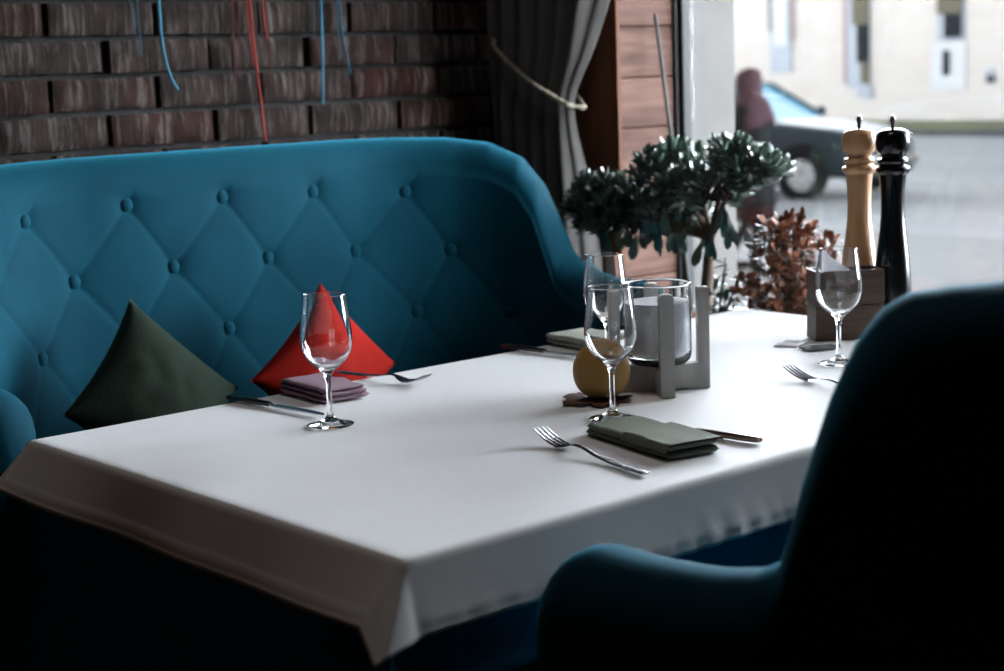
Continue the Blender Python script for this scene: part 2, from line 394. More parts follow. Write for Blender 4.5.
# wood-lined window reveal, dark casing, sill
tr = MB(); ZP0 = 0.728
for k in range(-1, 20):
    zc = ZP0 + 0.114 * k - 0.057
    if zc - 0.055 < OZ0 - .05 or zc > OZ1: continue
    tr.box(((XW + 1.925) / 2, OY1 + 0.011, zc), (1.925 - XW, 0.018, 0.1115), 0.003)
trim1 = tr.build('trim_1', PLANK, kind='structure', smooth=False)
trim1.name = 'trim_1'
tb = MB().box(((XW + 1.94) / 2, OY1 + 0.026, (OZ0 + OZ1) / 2), (1.94 - XW, 0.012, OZ1 - OZ0)).build('plank_backing', CASING, trim1, smooth=False)
MB().box((XW - 0.004, OY1 + 0.080, ZC / 2), (0.012, 0.156, ZC), 0.002).build('trim_2', CASING, kind='structure', smooth=False)
MB().box((XW + 0.09, (OY0 + OY1) / 2, OZ0 - 0.015), (0.24, OY1 - OY0, 0.03), 0.004).build('trim_3', FRAMEW, kind='structure', smooth=False)
# far side reveal
MB().box(((XW + XO) / 2, OY0 - 0.006, (OZ0 + OZ1) / 2), (XO - XW, 0.012, OZ1 - OZ0)).build('trim_4', PLANK, kind='structure', smooth=False)
# window: slim frame set in the wall, pale outer reveal beyond the glass
win = bpy.data.objects.new('window_1', None); COL.objects.link(win); win.location = (1.97, OY1, OZ0); win['kind'] = 'structure'
def wpart(name, m, c, s, bev=0.004):
    o = MB().box(c, s, bev).build(name, m, win, smooth=False); o.location = Vector((0, 0, 0)) - Vector(win.location); return o
zm, zh = (OZ0 + OZ1) / 2, OZ1 - OZ0
wpart('gasket', FRAMEG, (1.928, OY1 + 0.006, zm), (0.008, 0.026, zh), 0.001)
wpart('window_frame', FRAMES, (1.947, OY1 - 0.002, zm), (0.026, 0.034, zh), 0.003)
wpart('glazing_bead', BEAD, (1.969, OY1 + 0.004, zm), (0.014, 0.030, zh), 0.002)
wpart('gasket', FRAMEG, (1.9815, OY1 + 0.006, zm), (0.006, 0.026, zh), 0.001)
wpart('bottom_rail', FRAMEW, (1.962, (OY0 + OY1) / 2, OZ0 + .012), (0.05, OY1 - OY0, 0.024))
wpart('top_rail', FRAMEW, (1.962, (OY0 + OY1) / 2, OZ1 - .025), (0.05, OY1 - OY0, 0.05))
wpart('window_frame', FRAMEW, (1.962, OY0 + 0.03, zm), (0.05, 0.06, zh))
wpart('pane', PANE, (1.974, (OY0 + OY1) / 2, zm), (0.006, OY1 - OY0 - .02, zh - 0.02), 0.0)
# outer skin of the house wall with its pale reveal
XE = 2.135
w = MB()
w.box(((XO + XE) / 2, OY1 + 12.05, 3.2), (XE - XO, 24, 7.6)); w.box(((XO + XE) / 2, OY0 - 12.05, 3.2), (XE - XO, 24, 7.6))
w.box(((XO + XE) / 2, (OY0 + OY1) / 2, (OZ1 + 7.0) / 2 + .02), (XE - XO, OY1 - OY0 + .1, 7.0 - OZ1)); w.box(((XO + XE) / 2, (OY0 + OY1) / 2, (OZ0 - .6) / 2 - .02), (XE - XO, OY1 - OY0 + .1, OZ0 + .6))
w.build('wall_outside', OUTW, kind='structure', smooth=False)
w = MB(); w.box(((1.985 + XE) / 2, OY1 + .022, zm), (XE - 1.985, .044, zh + .02)); w.box(((1.985 + XE) / 2, OY0 - .022, zm), (XE - 1.985, .044, zh + .02))
w.build('trim_5', REVEAL, kind='structure', smooth=False)

# ------------------------------------------------------------------ sofa and armchair
def make_shell(hw, R, yb, yfront, th, zbase, hfun, step, tuft=None, recline=0.0, zrow=0.008):
    """tub seat shell: inner plan = two arms, two round corners and a straight back; opens to -y. Returns vertices grid."""
    path = []                                          # (x, y, nx, ny inward normal, S, phase) phase: 90 on the back, angle in corners, <0 on arms
    cyc = yb - R; cxr = hw - R
    La = cyc - yfront
    nA = max(4, int(La / 0.02)); nC = max(10, int(R * PI / 2 / step)); nB = max(8, int(2 * cxr / step))
    half = []
    for i in range(nB // 2 + 1):
        x = cxr * i / (nB // 2); half.append((x, yb, 0, -1, x, 90))
    for i in range(1, nC + 1):
        a = PI / 2 * (1 - i / nC)
        half.append((cxr + R * math.cos(a), cyc + R * math.sin(a), -math.cos(a), -math.sin(a), cxr + R * (PI / 2 - a), math.degrees(a)))
    for i in range(1, nA + 1):
        y = cyc - La * i / nA
        half.append((hw, y, -1, 0, cxr + R * PI / 2 + cyc - y, -(cyc - y)))
    full = [(-p[0], p[1], -p[2], p[3], -p[4], p[5]) for p in half[:0:-1]] + half
    r = th / 2
    rows = []
    zi0 = zbase[0]
    NI = max(12, int((1.02 - zi0) / zrow)); NR = 12; NO = 10
    # rounded arm fronts: extra stations pulling the section in
    nf = 7
    ext = []
    for side in (0, 1):
        p = full[0] if side == 0 else full[-1]
        for k in range(1, nf + 1):
            a = PI / 2 * k / nf
            ext.append((side, p, math.sin(a) * r, math.cos(a)))
    stations = []
    for side, p, dy, sc in reversed([e for e in ext if e[0] == 0]): stations.append((p, dy, sc))
    for p in full: stations.append((p, 0, 1))
    for side, p, dy, sc in [e for e in ext if e[0] == 1]: stations.append((p, dy, sc))
    for p, dy, sc in stations:
        x, y, nx, ny, S, ph = p
        y -= dy
        H = hfun(ph) - (1 - sc) * r * 0.9
        bk_w = max(0, min(1, (ph + 5) / 60))
        col = []
        rr = r * max(sc, 0.02)
        cx_, cy_ = x - nx * r, y - ny * r             # wall centre line
        for i in range(NI):
            z = zi0 + (H - r - zi0) * i / NI
            d = recline * (z - 0.77) * bk_w
            off = -d
            if tuft and sc == 1: off += tuft(S, z)
            col.append((cx_ + nx * (rr + off), cy_ + ny * (rr + off), z))
        dtop = recline * (H - r - 0.77) * bk_w
        for i in range(NR + 1):
            a = PI * i / NR
            col.append((cx_ + nx * (rr * math.cos(a) - dtop), cy_ + ny * (rr * math.cos(a) - dtop), H - r + r * math.sin(a) * (0.5 + 0.5 * sc)))
        for i in range(1, NO + 1):
            z = lerp(H - r, zbase[1], i / NO)
            d = recline * (z - 0.77) * bk_w
            col.append((cx_ + nx * (-rr - d), cy_ + ny * (-rr - d), z))
        rows.append(col)
    return rows
def shell_mesh(rows):
    m = MB(); nu, nv = len(rows), len(rows[0])
    m.grid(nu, nv, lambda i, j: rows[i][j])
    # close bottom and the two ends
    for i in range(nu - 1):
        m.f.append([i * nv, (i + 1) * nv, (i + 1) * nv + nv - 1, i * nv + nv - 1])
    m.f.append(list(range(nv))); m.f.append([(nu - 1) * nv + j for j in range(nv)])
    return m

SX = 0.69                                             # sofa centre
row1 = [(x, z) for x, z in ((0.08, .985), (.275, .994), (.469, 1.004), (.665, 1.003), (.866, .998), (1.065, .983))]
row2 = [(x, z) for x, z in ((.155, .882), (.351, .882), (.545, .887), (.746, .883), (.948, .876), (1.143, .862))]
row3 = [(x, z) for x, z in ((.06, .76), (.255, .765), (.445, .770), (.642, .764), (.85, .755), (1.067, .746), (1.255, .735))]
row1, row2, row3 = [[(x + .010, z - .003) for x, z in r] for r in (row1, row2, row3)]
BUT = [(x - SX, z) for x, z in row1 + row2 + row3]
SEG = []
for a in row1:
    SEG.append((a, (a[0] + 0.075, a[1] + 0.105)))
    for b in row2:
        if abs(b[0] - a[0]) < 0.15: SEG.append((a, b))
for a in row2:
    for b in row3:
        if abs(b[0] - a[0]) < 0.16: SEG.append((a, b))
for a in row3:
    SEG.append((a, (a[0] + 0.09, a[1] - 0.13))); SEG.append((a, (a[0] - 0.09, a[1] - 0.13)))
SEG = [((a[0] - SX, a[1]), (b[0] - SX, b[1])) for a, b in SEG]
def tuft(S, z):
    if abs(S) > 0.80 or z < 0.50: return 0.0
    d = 0.0
    for bx, bz in BUT:
        r2 = (S - bx) ** 2 + (z - bz) ** 2
        if r2 < 0.02: d -= 0.013 * math.exp(-math.sqrt(r2) / 0.020)
    best = 1.0; end = 0
    for (ax, az), (bx, bz) in SEG:
        if min(ax, bx) - .03 > S or max(ax, bx) + .03 < S: continue
        ex, ez = bx - ax, bz - az; L2 = ex * ex + ez * ez
        t = ((S - ax) * ex + (z - az) * ez) / L2
        tc_ = max(0, min(1, t))
        q = math.hypot(S - ax - ex * tc_, z - az - ez * tc_)
        if q < best: best = q
    d -= 0.0028 * math.exp(-best / 0.0030) + 0.0012 * math.exp(-best / 0.03)
    return d + 0.004
def sofa_h(ph):
    return interp(ph, [(-0.2, .79), (0, .795), (12, .808), (18, .825), (22, .85), (26, .915), (30, .985), (36, 1.038), (45, 1.068), (57, 1.081), (72, 1.086), (90, 1.088)])
sofa = thing('sofa', 'teal button-tufted sofa with rounded ends standing along the brick wall', 'sofa', (SX, 1.2, 0))
R0 = Vector((0, -1.2, 0))
rows = make_shell(0.61, 0.33, 1.36, 0.99, 0.13, (0.40, 0.16), sofa_h, 0.005, tuft, 0.14, 0.005)
back = shell_mesh(rows).build('backrest', TEAL, sofa, loc=R0, angle=80)
for bx, bz in BUT:
    # place each button on the shell's inner surface
    cxr = 0.61 - 0.33
    s_ = abs(bx); sg = 1 if bx >= 0 else -1
    if s_ <= cxr: px, py, nx, ny = bx, 1.36, 0, -1; ph = 90
    else:
        a = PI / 2 - (s_ - cxr) / 0.33
        px, py, nx, ny = sg * (cxr + 0.33 * math.cos(a)), 1.03 + 0.33 * math.sin(a), -sg * math.cos(a), -math.sin(a); ph = math.degrees(a)
    bw_ = max(0, min(1, (ph + 5) / 60)); d = 0.14 * (bz - 0.77) * bw_ + 0.0115
    p = Vector((px - nx * d, py - ny * d, bz))
    rot = Vector((nx, ny, 0)).to_track_quat('Z', 'Y').to_matrix().to_4x4()
    MB().ellipsoid((0, 0, 0.003), (0.0142, 0.0142, 0.0085), 22, 11).build('button', TEAL, back, loc=p).rotation_euler = rot.to_euler()
ws = [r[int(len(r) * .02)] for r in rows]
seat = MB()
def seat_f(i, j):
    nu, nv = 40, 16
    u = i / (nu - 1) * 2 - 1; v = j / (nv - 1)
    return None
def cushion(m, hw, y0, y1, z0, z1, Rb, n=44):
    """seat cushion with rounded back corners and soft edges"""
    poly = []
    k = 8
    for a in range(k + 1):
        t = PI / 2 * a / k; poly.append((hw - Rb + Rb * math.cos(t), y1 - Rb + Rb * math.sin(t)))
    for a in range(k + 1):
        t = PI / 2 + PI / 2 * a / k; poly.append((-(hw - Rb) + Rb * math.cos(t), y1 - Rb + Rb * math.sin(t)))
    for a in range(k + 1):
        t = PI + PI / 2 * a / k; poly.append((-(hw - .05) + .05 * math.cos(t), y0 + .05 + .05 * math.sin(t)))
    for a in range(k + 1):
        t = 1.5 * PI + PI / 2 * a / k; poly.append((hw - .05 + .05 * math.cos(t), y0 + .05 + .05 * math.sin(t)))
    cx_, cy_ = 0, (y0 + y1) / 2; b = .035
    lay = []
    for t in range(5):
        a = PI / 2 * t / 4; lay.append((1 - math.cos(a), z0 + b - b * math.cos(PI / 2 - a) if False else z0 + b * (1 - math.sin(a))))
    prof = [(b, z0)] + [(b * (1 - math.sin(PI / 2 * t / 5)), z0 + b * (1 - math.cos(PI / 2 * t / 5))) for t in range(1, 6)]
    prof += [(b * (1 - math.cos(PI / 2 * t / 5)), z1 - b + b * math.sin(PI / 2 * t / 5)) for t in range(0, 6)] + [(.18, z1 + .012)]
    n = len(poly); vs = []
    for ins, z in prof:
        for x, y in poly:
            dx, dy = cx_ - x, cy_ - y
            l = math.hypot(dx / hw, dy / ((y1 - y0) / 2))
            sx = ins / hw; sy = ins / ((y1 - y0) / 2)
            vs.append((x * (1 - sx), cy_ + (y - cy_) * (1 - sy), z))
    fs = []
    for i in range(len(prof) - 1):
        for j in range(n):
            fs.append([i * n + j, i * n + (j + 1) % n, (i + 1) * n + (j + 1) % n, (i + 1) * n + j])
    fs.append(list(range(n))); fs.append([(len(prof) - 1) * n + j for j in range(n)])
    return m.add(vs, fs)
cushion(MB(), 0.60, 0.90, 1.27, 0.32, 0.455, 0.26).build('seat_cushion', TEAL, sofa, loc=R0)
cushion(MB(), 0.60, 0.92, 1.27, 0.16, 0.318, 0.26).build('seat_base', TEAL, sofa, loc=R0)
for sx in (-.56, .56):
    for y in (1.0, 1.28):
        MB().lathe([(0, 0), (.016, 0), (.026, .165), (0, .165)], 14).build('leg', LEGW, sofa, loc=R0 + Vector((sx, y, 0)))

def chair_h(ph):
    return interp(ph, [(-0.4, 0.764), (-0.1, 0.764), (0, 0.765), (18.8, 0.767), (27, .772), (31.3, 0.785), (35.2, 0.868), (39.1, 0.935), (43.0, 0.98), (46.9, 1.008), (50.8, 1.022), (57.3, 1.027), (90.1, 1.035)])
AX, AY = 0.4736, -0.4088
chair = thing('armchair', 'dark teal armchair seen from behind, pulled up to the near side of the table', 'armchair', (AX, AY, 0), PI - math.radians(5.2))
rows = make_shell(0.30, 0.2285, 0.05, -0.218, 0.1407, (0.36, 0.14), chair_h, 0.008, None, 0.12, 0.02)
shell_mesh(rows).build('backrest', TEAL, chair, angle=80)
cushion(MB(), 0.292, -0.25, -0.0, 0.30, 0.44, 0.12).build('seat_cushion', TEAL, chair)
cushion(MB(), 0.292, -0.24, -0.0, 0.15, 0.298, 0.12).build('seat_base', TEAL, chair)
for sx in (-.25, .25):
    for y in (-.2, .03):
        MB().lathe([(0, 0), (.014, 0), (.022, .155), (0, .155)], 14).build('leg', LEGW, chair, loc=(sx, y, 0))

# ------------------------------------------------------------------ pillows
def pillow(name, m, Lp, Rp, Tp, label, thick=0.055):
    Lp, Rp, Tp = Vector(Lp), Vector(Rp), Vector(Tp)
    c = (Lp + Rp) / 2; ex = (Rp - Lp) / 2; ez = Tp - c
    n = ex.cross(ez).normalized()
    if n.y > 0: n = -n
    N = 34; mb = MB()
    for sgn in (1, -1):
        def pf(i, j):
            a, b = i / (N - 1) * 2 - 1, j / (N - 1) * 2 - 1
            # edges pulled in between the corners
            a2 = a * (1 - 0.10 * (1 - b * b)); b2 = b * (1 - 0.10 * (1 - a * a))
            h = thick * (max(0, 1 - a ** 2) * max(0, 1 - b ** 2)) ** 0.55
            h += 0.004 * noise.noise(Vector((a * 3, b * 3, 2))) * (1 - a * a) * (1 - b * b)
            u, v = (a2 - b2) / 2, (a2 + b2) / 2          # square turned to stand on a corner
            return c + ex * u + ez * v + n * (h * sgn)
        mb.grid(N, N, pf)
    bm = bmesh.new()
    o = mb.build(name, m, None, angle=75)
    bm.from_mesh(o.data); bmesh.ops.remove_doubles(bm, verts=bm.verts, dist=0.0004); bmesh.ops.recalc_face_normals(bm, faces=bm.faces); bm.to_mesh(o.data); bm.free()
    return tag(o, label, 'cushion')
pillow('throw_pillow', GREEN_P, (.208, 1.15, .700), (.548, 1.175, .690), (.402, 1.265, .856), 'dark green throw pillow standing on its corner against the teal sofa back')
pillow('throw_pillow', RED_P, (.560, 1.155, .702), (.890, 1.175, .684), (.771, 1.235, .843), 'bright red throw pillow standing on its corner against the teal sofa back')

# ------------------------------------------------------------------ table and cloths
TL, TW = 1.435, 0.80
table = thing('dining_table', 'rectangular dining table hidden under the white tablecloth', 'table', (TL / 2, TW / 2, 0))
MB().box((0, 0, 0.7285), (TL - 0.012, TW - 0.012, 0.028), 0.004).build('tabletop', TABLEW, table)
for sx in (-1, 1):
    for sy in (-1, 1):
        MB().box((sx * (TL / 2 - .18), sy * (TW / 2 - .14), 0.357), (0.06, 0.06, 0.714), 0.004).build('leg', LEGW, table)
MB().box((0, 0, 0.68), (TL - 0.34, TW - .26, 0.07), 0.003).build('apron', TABLEW, table)
def drape(o, z, exp, flx, fly, rr=0.010, ripple=0.0, ear=18, long_end=0, flare=0):
    L0, W0 = TL + exp, TW + exp
    def steps(Ltot, n_in):
        k = 16
        a = [-exp - o + o * i / k for i in range(k)]
        b = [-exp + (Ltot + exp) * i / n_in for i in range(n_in)]
        c = [Ltot + o * i / k for i in range(k + 1)]
        return a + b + c
    US, VS = steps(L0, 110), steps(W0, 60)
    if long_end: US = [-long_end + (long_end - o) * i / 30 for i in range(30)] + US
    def mp(u, v):
        du = (-exp - u) if u < -exp else (u - L0 if u > L0 else 0)
        dv = (-exp - v) if v < -exp else (v - W0 if v > W0 else 0)
        bx = min(max(u, -exp), L0); by = min(max(v, -exp), W0)
        wob = 0.0007 * noise.noise(Vector((u * 5, v * 5, z)))
        if du == 0 and dv == 0: return (bx, by, z + wob)
        if long_end and u < 0:                            # the end that hangs low: a panel with its side edges folded round
            fx = math.radians(7); full = PI / 2 - fx
            a1 = min(du / rr, full); a2 = min(dv / rr, full)
            ox = rr * math.sin(a1) + max(0, du - rr * full) * math.sin(fx); dx_ = rr * (1 - math.cos(a1)) + max(0, du - rr * full) * math.cos(fx)
            oy = rr * math.sin(a2) + max(0, dv - rr * full) * math.sin(fx); dy_ = rr * (1 - math.cos(a2)) + max(0, dv - rr * full) * math.cos(fx)
            k_ = smooth(du / .14)
            ox += dv * .30 * k_ + .006 * smooth(du / .3) * math.sin(v * 22)
            sy = -1 if v < 0 else 1
            return (bx - ox, by + sy * oy * (1 - .75 * k_), z + wob - max(dx_, dy_ * (1 - k_)))
        r = math.hypot(du, dv)
        q = math.atan2(dv, du) / (PI / 2)                # 0: x side, 1: y side
        psi = PI / 2 * (q ** 1.7)
        near = max(math.exp(-max(0, v) / .13), math.exp(-max(0, W0 - v) / .13)) if u < 0 else 0
        fl = math.radians(lerp(flx + flare * near, fly, q) + (ear * math.sin(PI * q) if 0 < q < 1 else 0) - (4 * math.exp(-((q - .88) / .08) ** 2) if 0 < q < 1 else 0))
        # rounded fold over the table edge, then straight
        full = PI / 2 - fl
        th = min(r / rr, full)
        out = rr * math.sin(th); dr = rr * (1 - math.cos(th))
        rest = max(0, r - rr * full)
        out += rest * math.sin(fl); dr += rest * math.cos(fl)
        t = r / o
        if q > 0.98 and v < 0 and ripple:
            w_ = smooth((t - .35) / .65)
            amp = ripple * (0.25 + 0.75 * smooth((u - .28) / .25)) * (0.6 + 0.7 * noise.noise(Vector((u * 7, 1, 3))))
            out += w_ * amp * (.9 + math.sin(u * 2 * PI / 0.037 + 2.5 * noise.noise(Vector((u * 9, 0, 0)))))
            out += 0.004 * smooth(t) * noise.noise(Vector((u * 6, 2, 7)))
        if q < 0.02:
            out += 0.006 * smooth(t) * noise.noise(Vector((v * 5, 4, 7)))
        # hem seam: a slightly thicker fold near the edge
        if abs(t - 0.80) < 0.035 and (q < .02 or q > .98): out += 0.0012 * math.cos((t - .80) / .035 * PI / 2)
        sx = -1 if u < 0 else 1; sy = -1 if v < 0 else 1
        P = Vector((bx + sx * out * math.cos(psi), by + sy * out * math.sin(psi), z + wob - dr))
        if flare and u < 0 and du > 0 and dv > 0:         # hanging corner: two nearly flat triangles meeting in a soft ridge
            def fold(r_, f_):
                fu = PI / 2 - f_; t_ = min(r_ / rr, fu); re_ = max(0, r_ - rr * fu)
                return rr * math.sin(t_) + re_ * math.sin(f_), rr * (1 - math.cos(t_)) + re_ * math.cos(f_)
            k_ = min(du, dv) / o
            T = Vector((-.068, sy * .042, -.086)) * (o / .082) * k_
            if du >= dv:
                a_, b_ = fold(du - dv, math.radians(flx + flare)); Q = Vector((-a_, 0, -b_)) + T
            else:
                a_, b_ = fold(dv - du, math.radians(fly)); Q = Vector((0, sy * a_, -b_)) + T
            w_ = .8 * smooth(min(du, dv) / (.35 * o)) * smooth(r / .02)
            P = P.lerp(Vector((bx, by, z + wob)) + Q, w_)
        return tuple(P)
    m = MB(); m.grid(len(US), len(VS), lambda i, j: mp(US[i], VS[j]))
    return m
uc = drape(0.142, 0.7462, 0.0, 12, 9, ripple=0.003, ear=14, long_end=.58).build('undercloth', UNDER, angle=70)
uc.data.transform(Matrix.Translation((0, 0, 0)))
tag(uc, 'dark blue undercloth showing below the hem of the white tablecloth', 'tablecloth')
s_ = uc.modifiers.new('thickness', 'SOLIDIFY'); s_.thickness = 0.0010; s_.offset = -1
tc_o = drape(0.082, 0.7495, 0.003, 27, 21, ripple=0.0060, ear=9, flare=14).build('tablecloth', CLOTH, angle=70)
tag(tc_o, 'white linen tablecloth spread over the dining table', 'tablecloth')
s_ = tc_o.modifiers.new('thickness', 'SOLIDIFY'); s_.thickness = 0.0012; s_.offset = -1
CZ = 0.7505

# ------------------------------------------------------------------ wine glasses
def wine_prof():
    outer = [(0, 0), (.031, 0), (.0318, .0010), (.030, .0022), (.020, .0042), (.010, .0080), (.0052, .0125), (.0040, .020), (.0036, .035), (.0036, .055), (.0042, .064), (.0062, .0705),
             (.0120, .0765), (.0210, .0840), (.0285, .0930), (.0330, .1030), (.0351, .1140), (.0350, .1250), (.0336, .1400), (.0315, .1560), (.0287, .1775)]
    inner = [(.0279, .1775), (.0307, .1560), (.0328, .1400), (.0342, .1250), (.0343, .1140), (.0321, .1035), (.0275, .0940), (.0200, .0858), (.0110, .0795), (0, .0775)]
    return outer + inner
def smooth_prof(p, k=3):
    out = []
    n = len(p)
    for i in range(n - 1):
        p0, p1, p2, p3 = p[max(i - 1, 0)], p[i], p[i + 1], p[min(i + 2, n - 1)]
        for t in range(k):
            t /= k
            f = lambda a, b, c, d: 0.5 * (2 * b + (c - a) * t + (2 * a - 5 * b + 4 * c - d) * t * t + (3 * b - a - 3 * c + d) * t ** 3)
            out.append((max(0, f(p0[0], p1[0], p2[0], p3[0])), f(p0[1], p1[1], p2[1], p3[1])))
    out.append(p[-1])
    return out
wp = wine_prof()
so_, si_ = smooth_prof(wp[3:21], 3), smooth_prof(wp[21:], 3)
prof = [wp[0], wp[1], wp[2], wp[3]] + so_[1:-1] + [(.02876, .1770), (.02870, .1775), (.0283, .1779), (.02795, .1775), (.02800, .1770)] + si_[1:]
prof[-1] = (0, prof[-1][1])
gmesh = MB().lathe(prof, 56)
g0 = gmesh.build('wine_glass', GLASS, loc=(0.311, 0.560, CZ), angle=60)
tag(g0, 'empty wine glass in front of the red pillow, beside the mauve napkin', 'wine glass', 'wine glasses on the table')
for (x, y), lb in (((0.580, 0.291), 'empty wine glass in the middle of the table, behind the sage green napkin in front'),
                   ((0.842, 0.567), 'empty wine glass at the back, partly behind the ochre ball and the front glass'),
                   ((1.083, 0.306), 'empty wine glass on the right, in front of the walnut napkin box')):
    dup(g0, (x, y, CZ), random.uniform(0, 1), lb)

# ------------------------------------------------------------------ cutlery
def fork_mesh(L=0.232):
    m = MB()
    # handle + neck + shoulder as lofted cross sections; y runs from the handle end (0) to the tine tips (L)
    st = [(0, .0060, .0045), (.006, .0078, .0050), (.03, .0080, .0046), (.07, .0066, .0050), (.105, .0044, .0068), (.125, .0034, .0100), (.140, .0034, .0118), (.152, .0050, .0110), (.162, .0088, .0080), (.172, .0110, .0058), (.180, .0115, .0050)]
    k = L / 0.232
    pts = []
    for y, hw, z in st:
        t = .0014 if y < .15 else .0009
        pts.append([(-hw, y * k, z), (-hw * .6, y * k, z + t), (hw * .6, y * k, z + t), (hw, y * k, z), (hw * .6, y * k, z - t), (-hw * .6, y * k, z - t)])
    n = 6
    vs = [p for r in pts for p in r]
    fs = [[i * n + j, i * n + (j + 1) % n, (i + 1) * n + (j + 1) % n, (i + 1) * n + j] for i in range(len(pts) - 1) for j in range(n)]
    fs += [list(range(n)), [(len(pts) - 1) * n + j for j in range(n)]]
    m.add(vs, fs)
    for q in range(4):
        x0 = -.0093 + .0062 * q
        path = [(x0, .176 * k, .0052), (x0, .190 * k, .0062), (x0, .206 * k, .0095), (x0, .221 * k, .0145), (x0, .232 * k, .0195)]
        m.tube(path, [.0017, .0017, .0016, .0013, .0006], 6)
    return m
def knife_parts(root, L=0.225, hm=STEEL_D):
    h = MB()
    st = [(0, .0052, .0026), (.004, .0070, .0038), (.05, .0066, .0042), (.095, .0055, .0036), (.098, .0050, .0030)]
    vs = []; n = 8
    for y, hw, ht in st:
        for j in range(n):
            a = 2 * PI * j / n + PI / 8
            vs.append((hw * 1.06 * math.cos(a), y, .0044 + ht * 1.06 * math.sin(a)))
    fs = [[i * n + j, i * n + (j + 1) % n, (i + 1) * n + (j + 1) % n, (i + 1) * n + j] for i in range(len(st) - 1) for j in range(n)]
    fs += [list(range(n)), [(len(st) - 1) * n + j for j in range(n)]]
    h.add(vs, fs); h.build('handle', hm, root)
    b = MB()
    st = [(.096, -.0042, .0042, .0018), (.102, -.0040, .0040, .0014), (.112, -.0070, .0062, .0010), (.16, -.0085, .0064, .0009), (.195, -.0080, .0062, .0008), (.213, -.0055, .0060, .0006), (.225, .0030, .0048, .0004)]
    vs = []
    for y, xa, xb, t in st:
        vs += [(xa, y * L / .225, .0042), ((xa + xb) / 2, y * L / .225, .0042 + t), (xb, y * L / .225, .0042 + t), (xb, y * L / .225, .0042 - t), ((xa + xb) / 2, y * L / .225, .0042 - t)]
    n = 5
    fs = [[i * n + j, i * n + (j + 1) % n, (i + 1) * n + (j + 1) % n, (i + 1) * n + j] for i in range(len(st) - 1) for j in range(n)]
    fs += [list(range(n)), [(len(st) - 1) * n + j for j in range(n)]]
    b.add(vs, fs); b.build('blade', STEEL, root)
def aim(p0, p1):       # rotation for +y to run from p0 to p1
    return math.atan2(-(p1[0] - p0[0]), p1[1] - p0[1])
f0 = fork_mesh().build('fork', STEEL, loc=(0.383, 0.040, CZ - .0016), angle=50)
f0.rotation_euler = (0, 0, aim((.383, .040), (.428, .27)))
tag(f0, 'steel fork lying left of the sage green napkin at the near edge of the table', 'fork', 'forks on the table')
dup(f0, (.545, .868, CZ - .0016), aim((.545, .868), (.567, .68)), 'steel fork behind the mauve napkin, its handle over the far table edge').scale = (1, .86, 1)
dup(f0, (.905, .070, CZ - .0016), aim((.905, .070), (.948, .285)), 'steel fork partly hidden behind the dark armchair at the right')
def knife(p0, p1, label, hm):
    k = thing('table_knife', label, 'knife', (p0[0], p0[1], CZ), aim(p0, p1), 'table knives')
    knife_parts(k, 0.222, hm); return k
HANDLE_REFL = mat('handle_room_reflection', (0.16, 0.11, 0.085), 0.28, metal=1.0)  # reflection of the dark room on the handle, put into its colour
knife((.592, .047), (.567, .27), 'table knife with dark room reflections in its handle colour, lying behind the sage green napkin', HANDLE_REFL)
knife((.316, .825), (.334, .61), 'table knife left of the mauve napkin, handle towards the sofa', STEEL_D)
knife((.862, .838), (.876, .63), 'table knife at the back beside the pale green napkin', STEEL_D)

# ------------------------------------------------------------------ folded napkins
def napkin(name, m, c, rz, L, W, layers, h, label, band=False, ruffle=0.0):
    mb = MB(); NU, NV = 40, 18
    for k in range(layers):
        dl = random.uniform(-.004, .004); dw = random.uniform(-.003, .003)
        zb = h / layers * k; zt = h / layers * (k + 1) - 0.0006
        hl, hw = L / 2 + dl - .0015 * k, W / 2 + dw - .001 * k
        for top in (True, False):
            def nf(i, j):
                u, v = i / (NU - 1) * 2 - 1, j / (NV - 1) * 2 - 1
                x, y = v * hw * (1 - .07 * abs(u) ** 7), u * hl * (1 - .05 * abs(v) ** 7)
                edge = min(1, (1 - abs(u)) * hl / .008) if abs(u) > .8 else 1
                ev = min(1, (1 - abs(v)) * hw / .008) if abs(v) > .7 else 1
                e = math.sqrt(max(0, 1 - (1 - min(edge, ev)) ** 2))
                mid = (zb + zt) / 2
                z = mid + (zt - mid) * e if top else mid - (mid - zb) * e
                wv = noise.noise(Vector((x * 24, y * 20, k * 2 + c[0] * 9)))
                z += wv * .0016 * (k + 1) / layers * e
                x += ruffle * .004 * noise.noise(Vector((y * 40, k * 5, v)))
                y += ruffle * .003 * noise.noise(Vector((x * 60, k * 3, u)))
                return (x, y, max(z, 0.0002) + (ruffle * .0015 * math.sin(y * 90 + k) * max(0, v) if top else 0) + (.002 if ruffle else 0))
            mb.grid(NU, NV, nf)
    if band:   # the pocket flap wrapped over the far half
        for top in (True, False):
            def bf(i, j):
                u, v = i / 23, j / (NV - 1) * 2 - 1
                y = lerp(-L / 2 - .002, .006 + .006 * v, u); x = v * (W / 2 + .002)
                ev = min(1, (1 - abs(v)) * W / 2 / .006)
                e = math.sqrt(max(0, 1 - (1 - ev) ** 2))
                mid = h * .55
                z = mid + (h * 1.13 - mid) * e if top else mid + (h * 1.02 - mid) * e * .97
                z += noise.noise(Vector((x * 30, y * 30, 4))) * .0012
                return (x, y, z)
            mb.grid(24, NV, bf)
    o = mb.build(name, m, angle=60)
    bm = bmesh.new(); bm.from_mesh(o.data); bmesh.ops.remove_doubles(bm, verts=bm.verts, dist=.0003); bmesh.ops.recalc_face_normals(bm, faces=bm.faces); bm.to_mesh(o.data); bm.free()
    o.location = (c[0], c[1], CZ); o.rotation_euler = (0, 0, rz)
    return tag(o, label, 'napkin')
napkin('folded_napkin', NAP_G, (.510, .154), math.radians(-11), .184, .085, 2, .017, 'sage green napkin folded into a pocket at the near edge of the table', band=True)
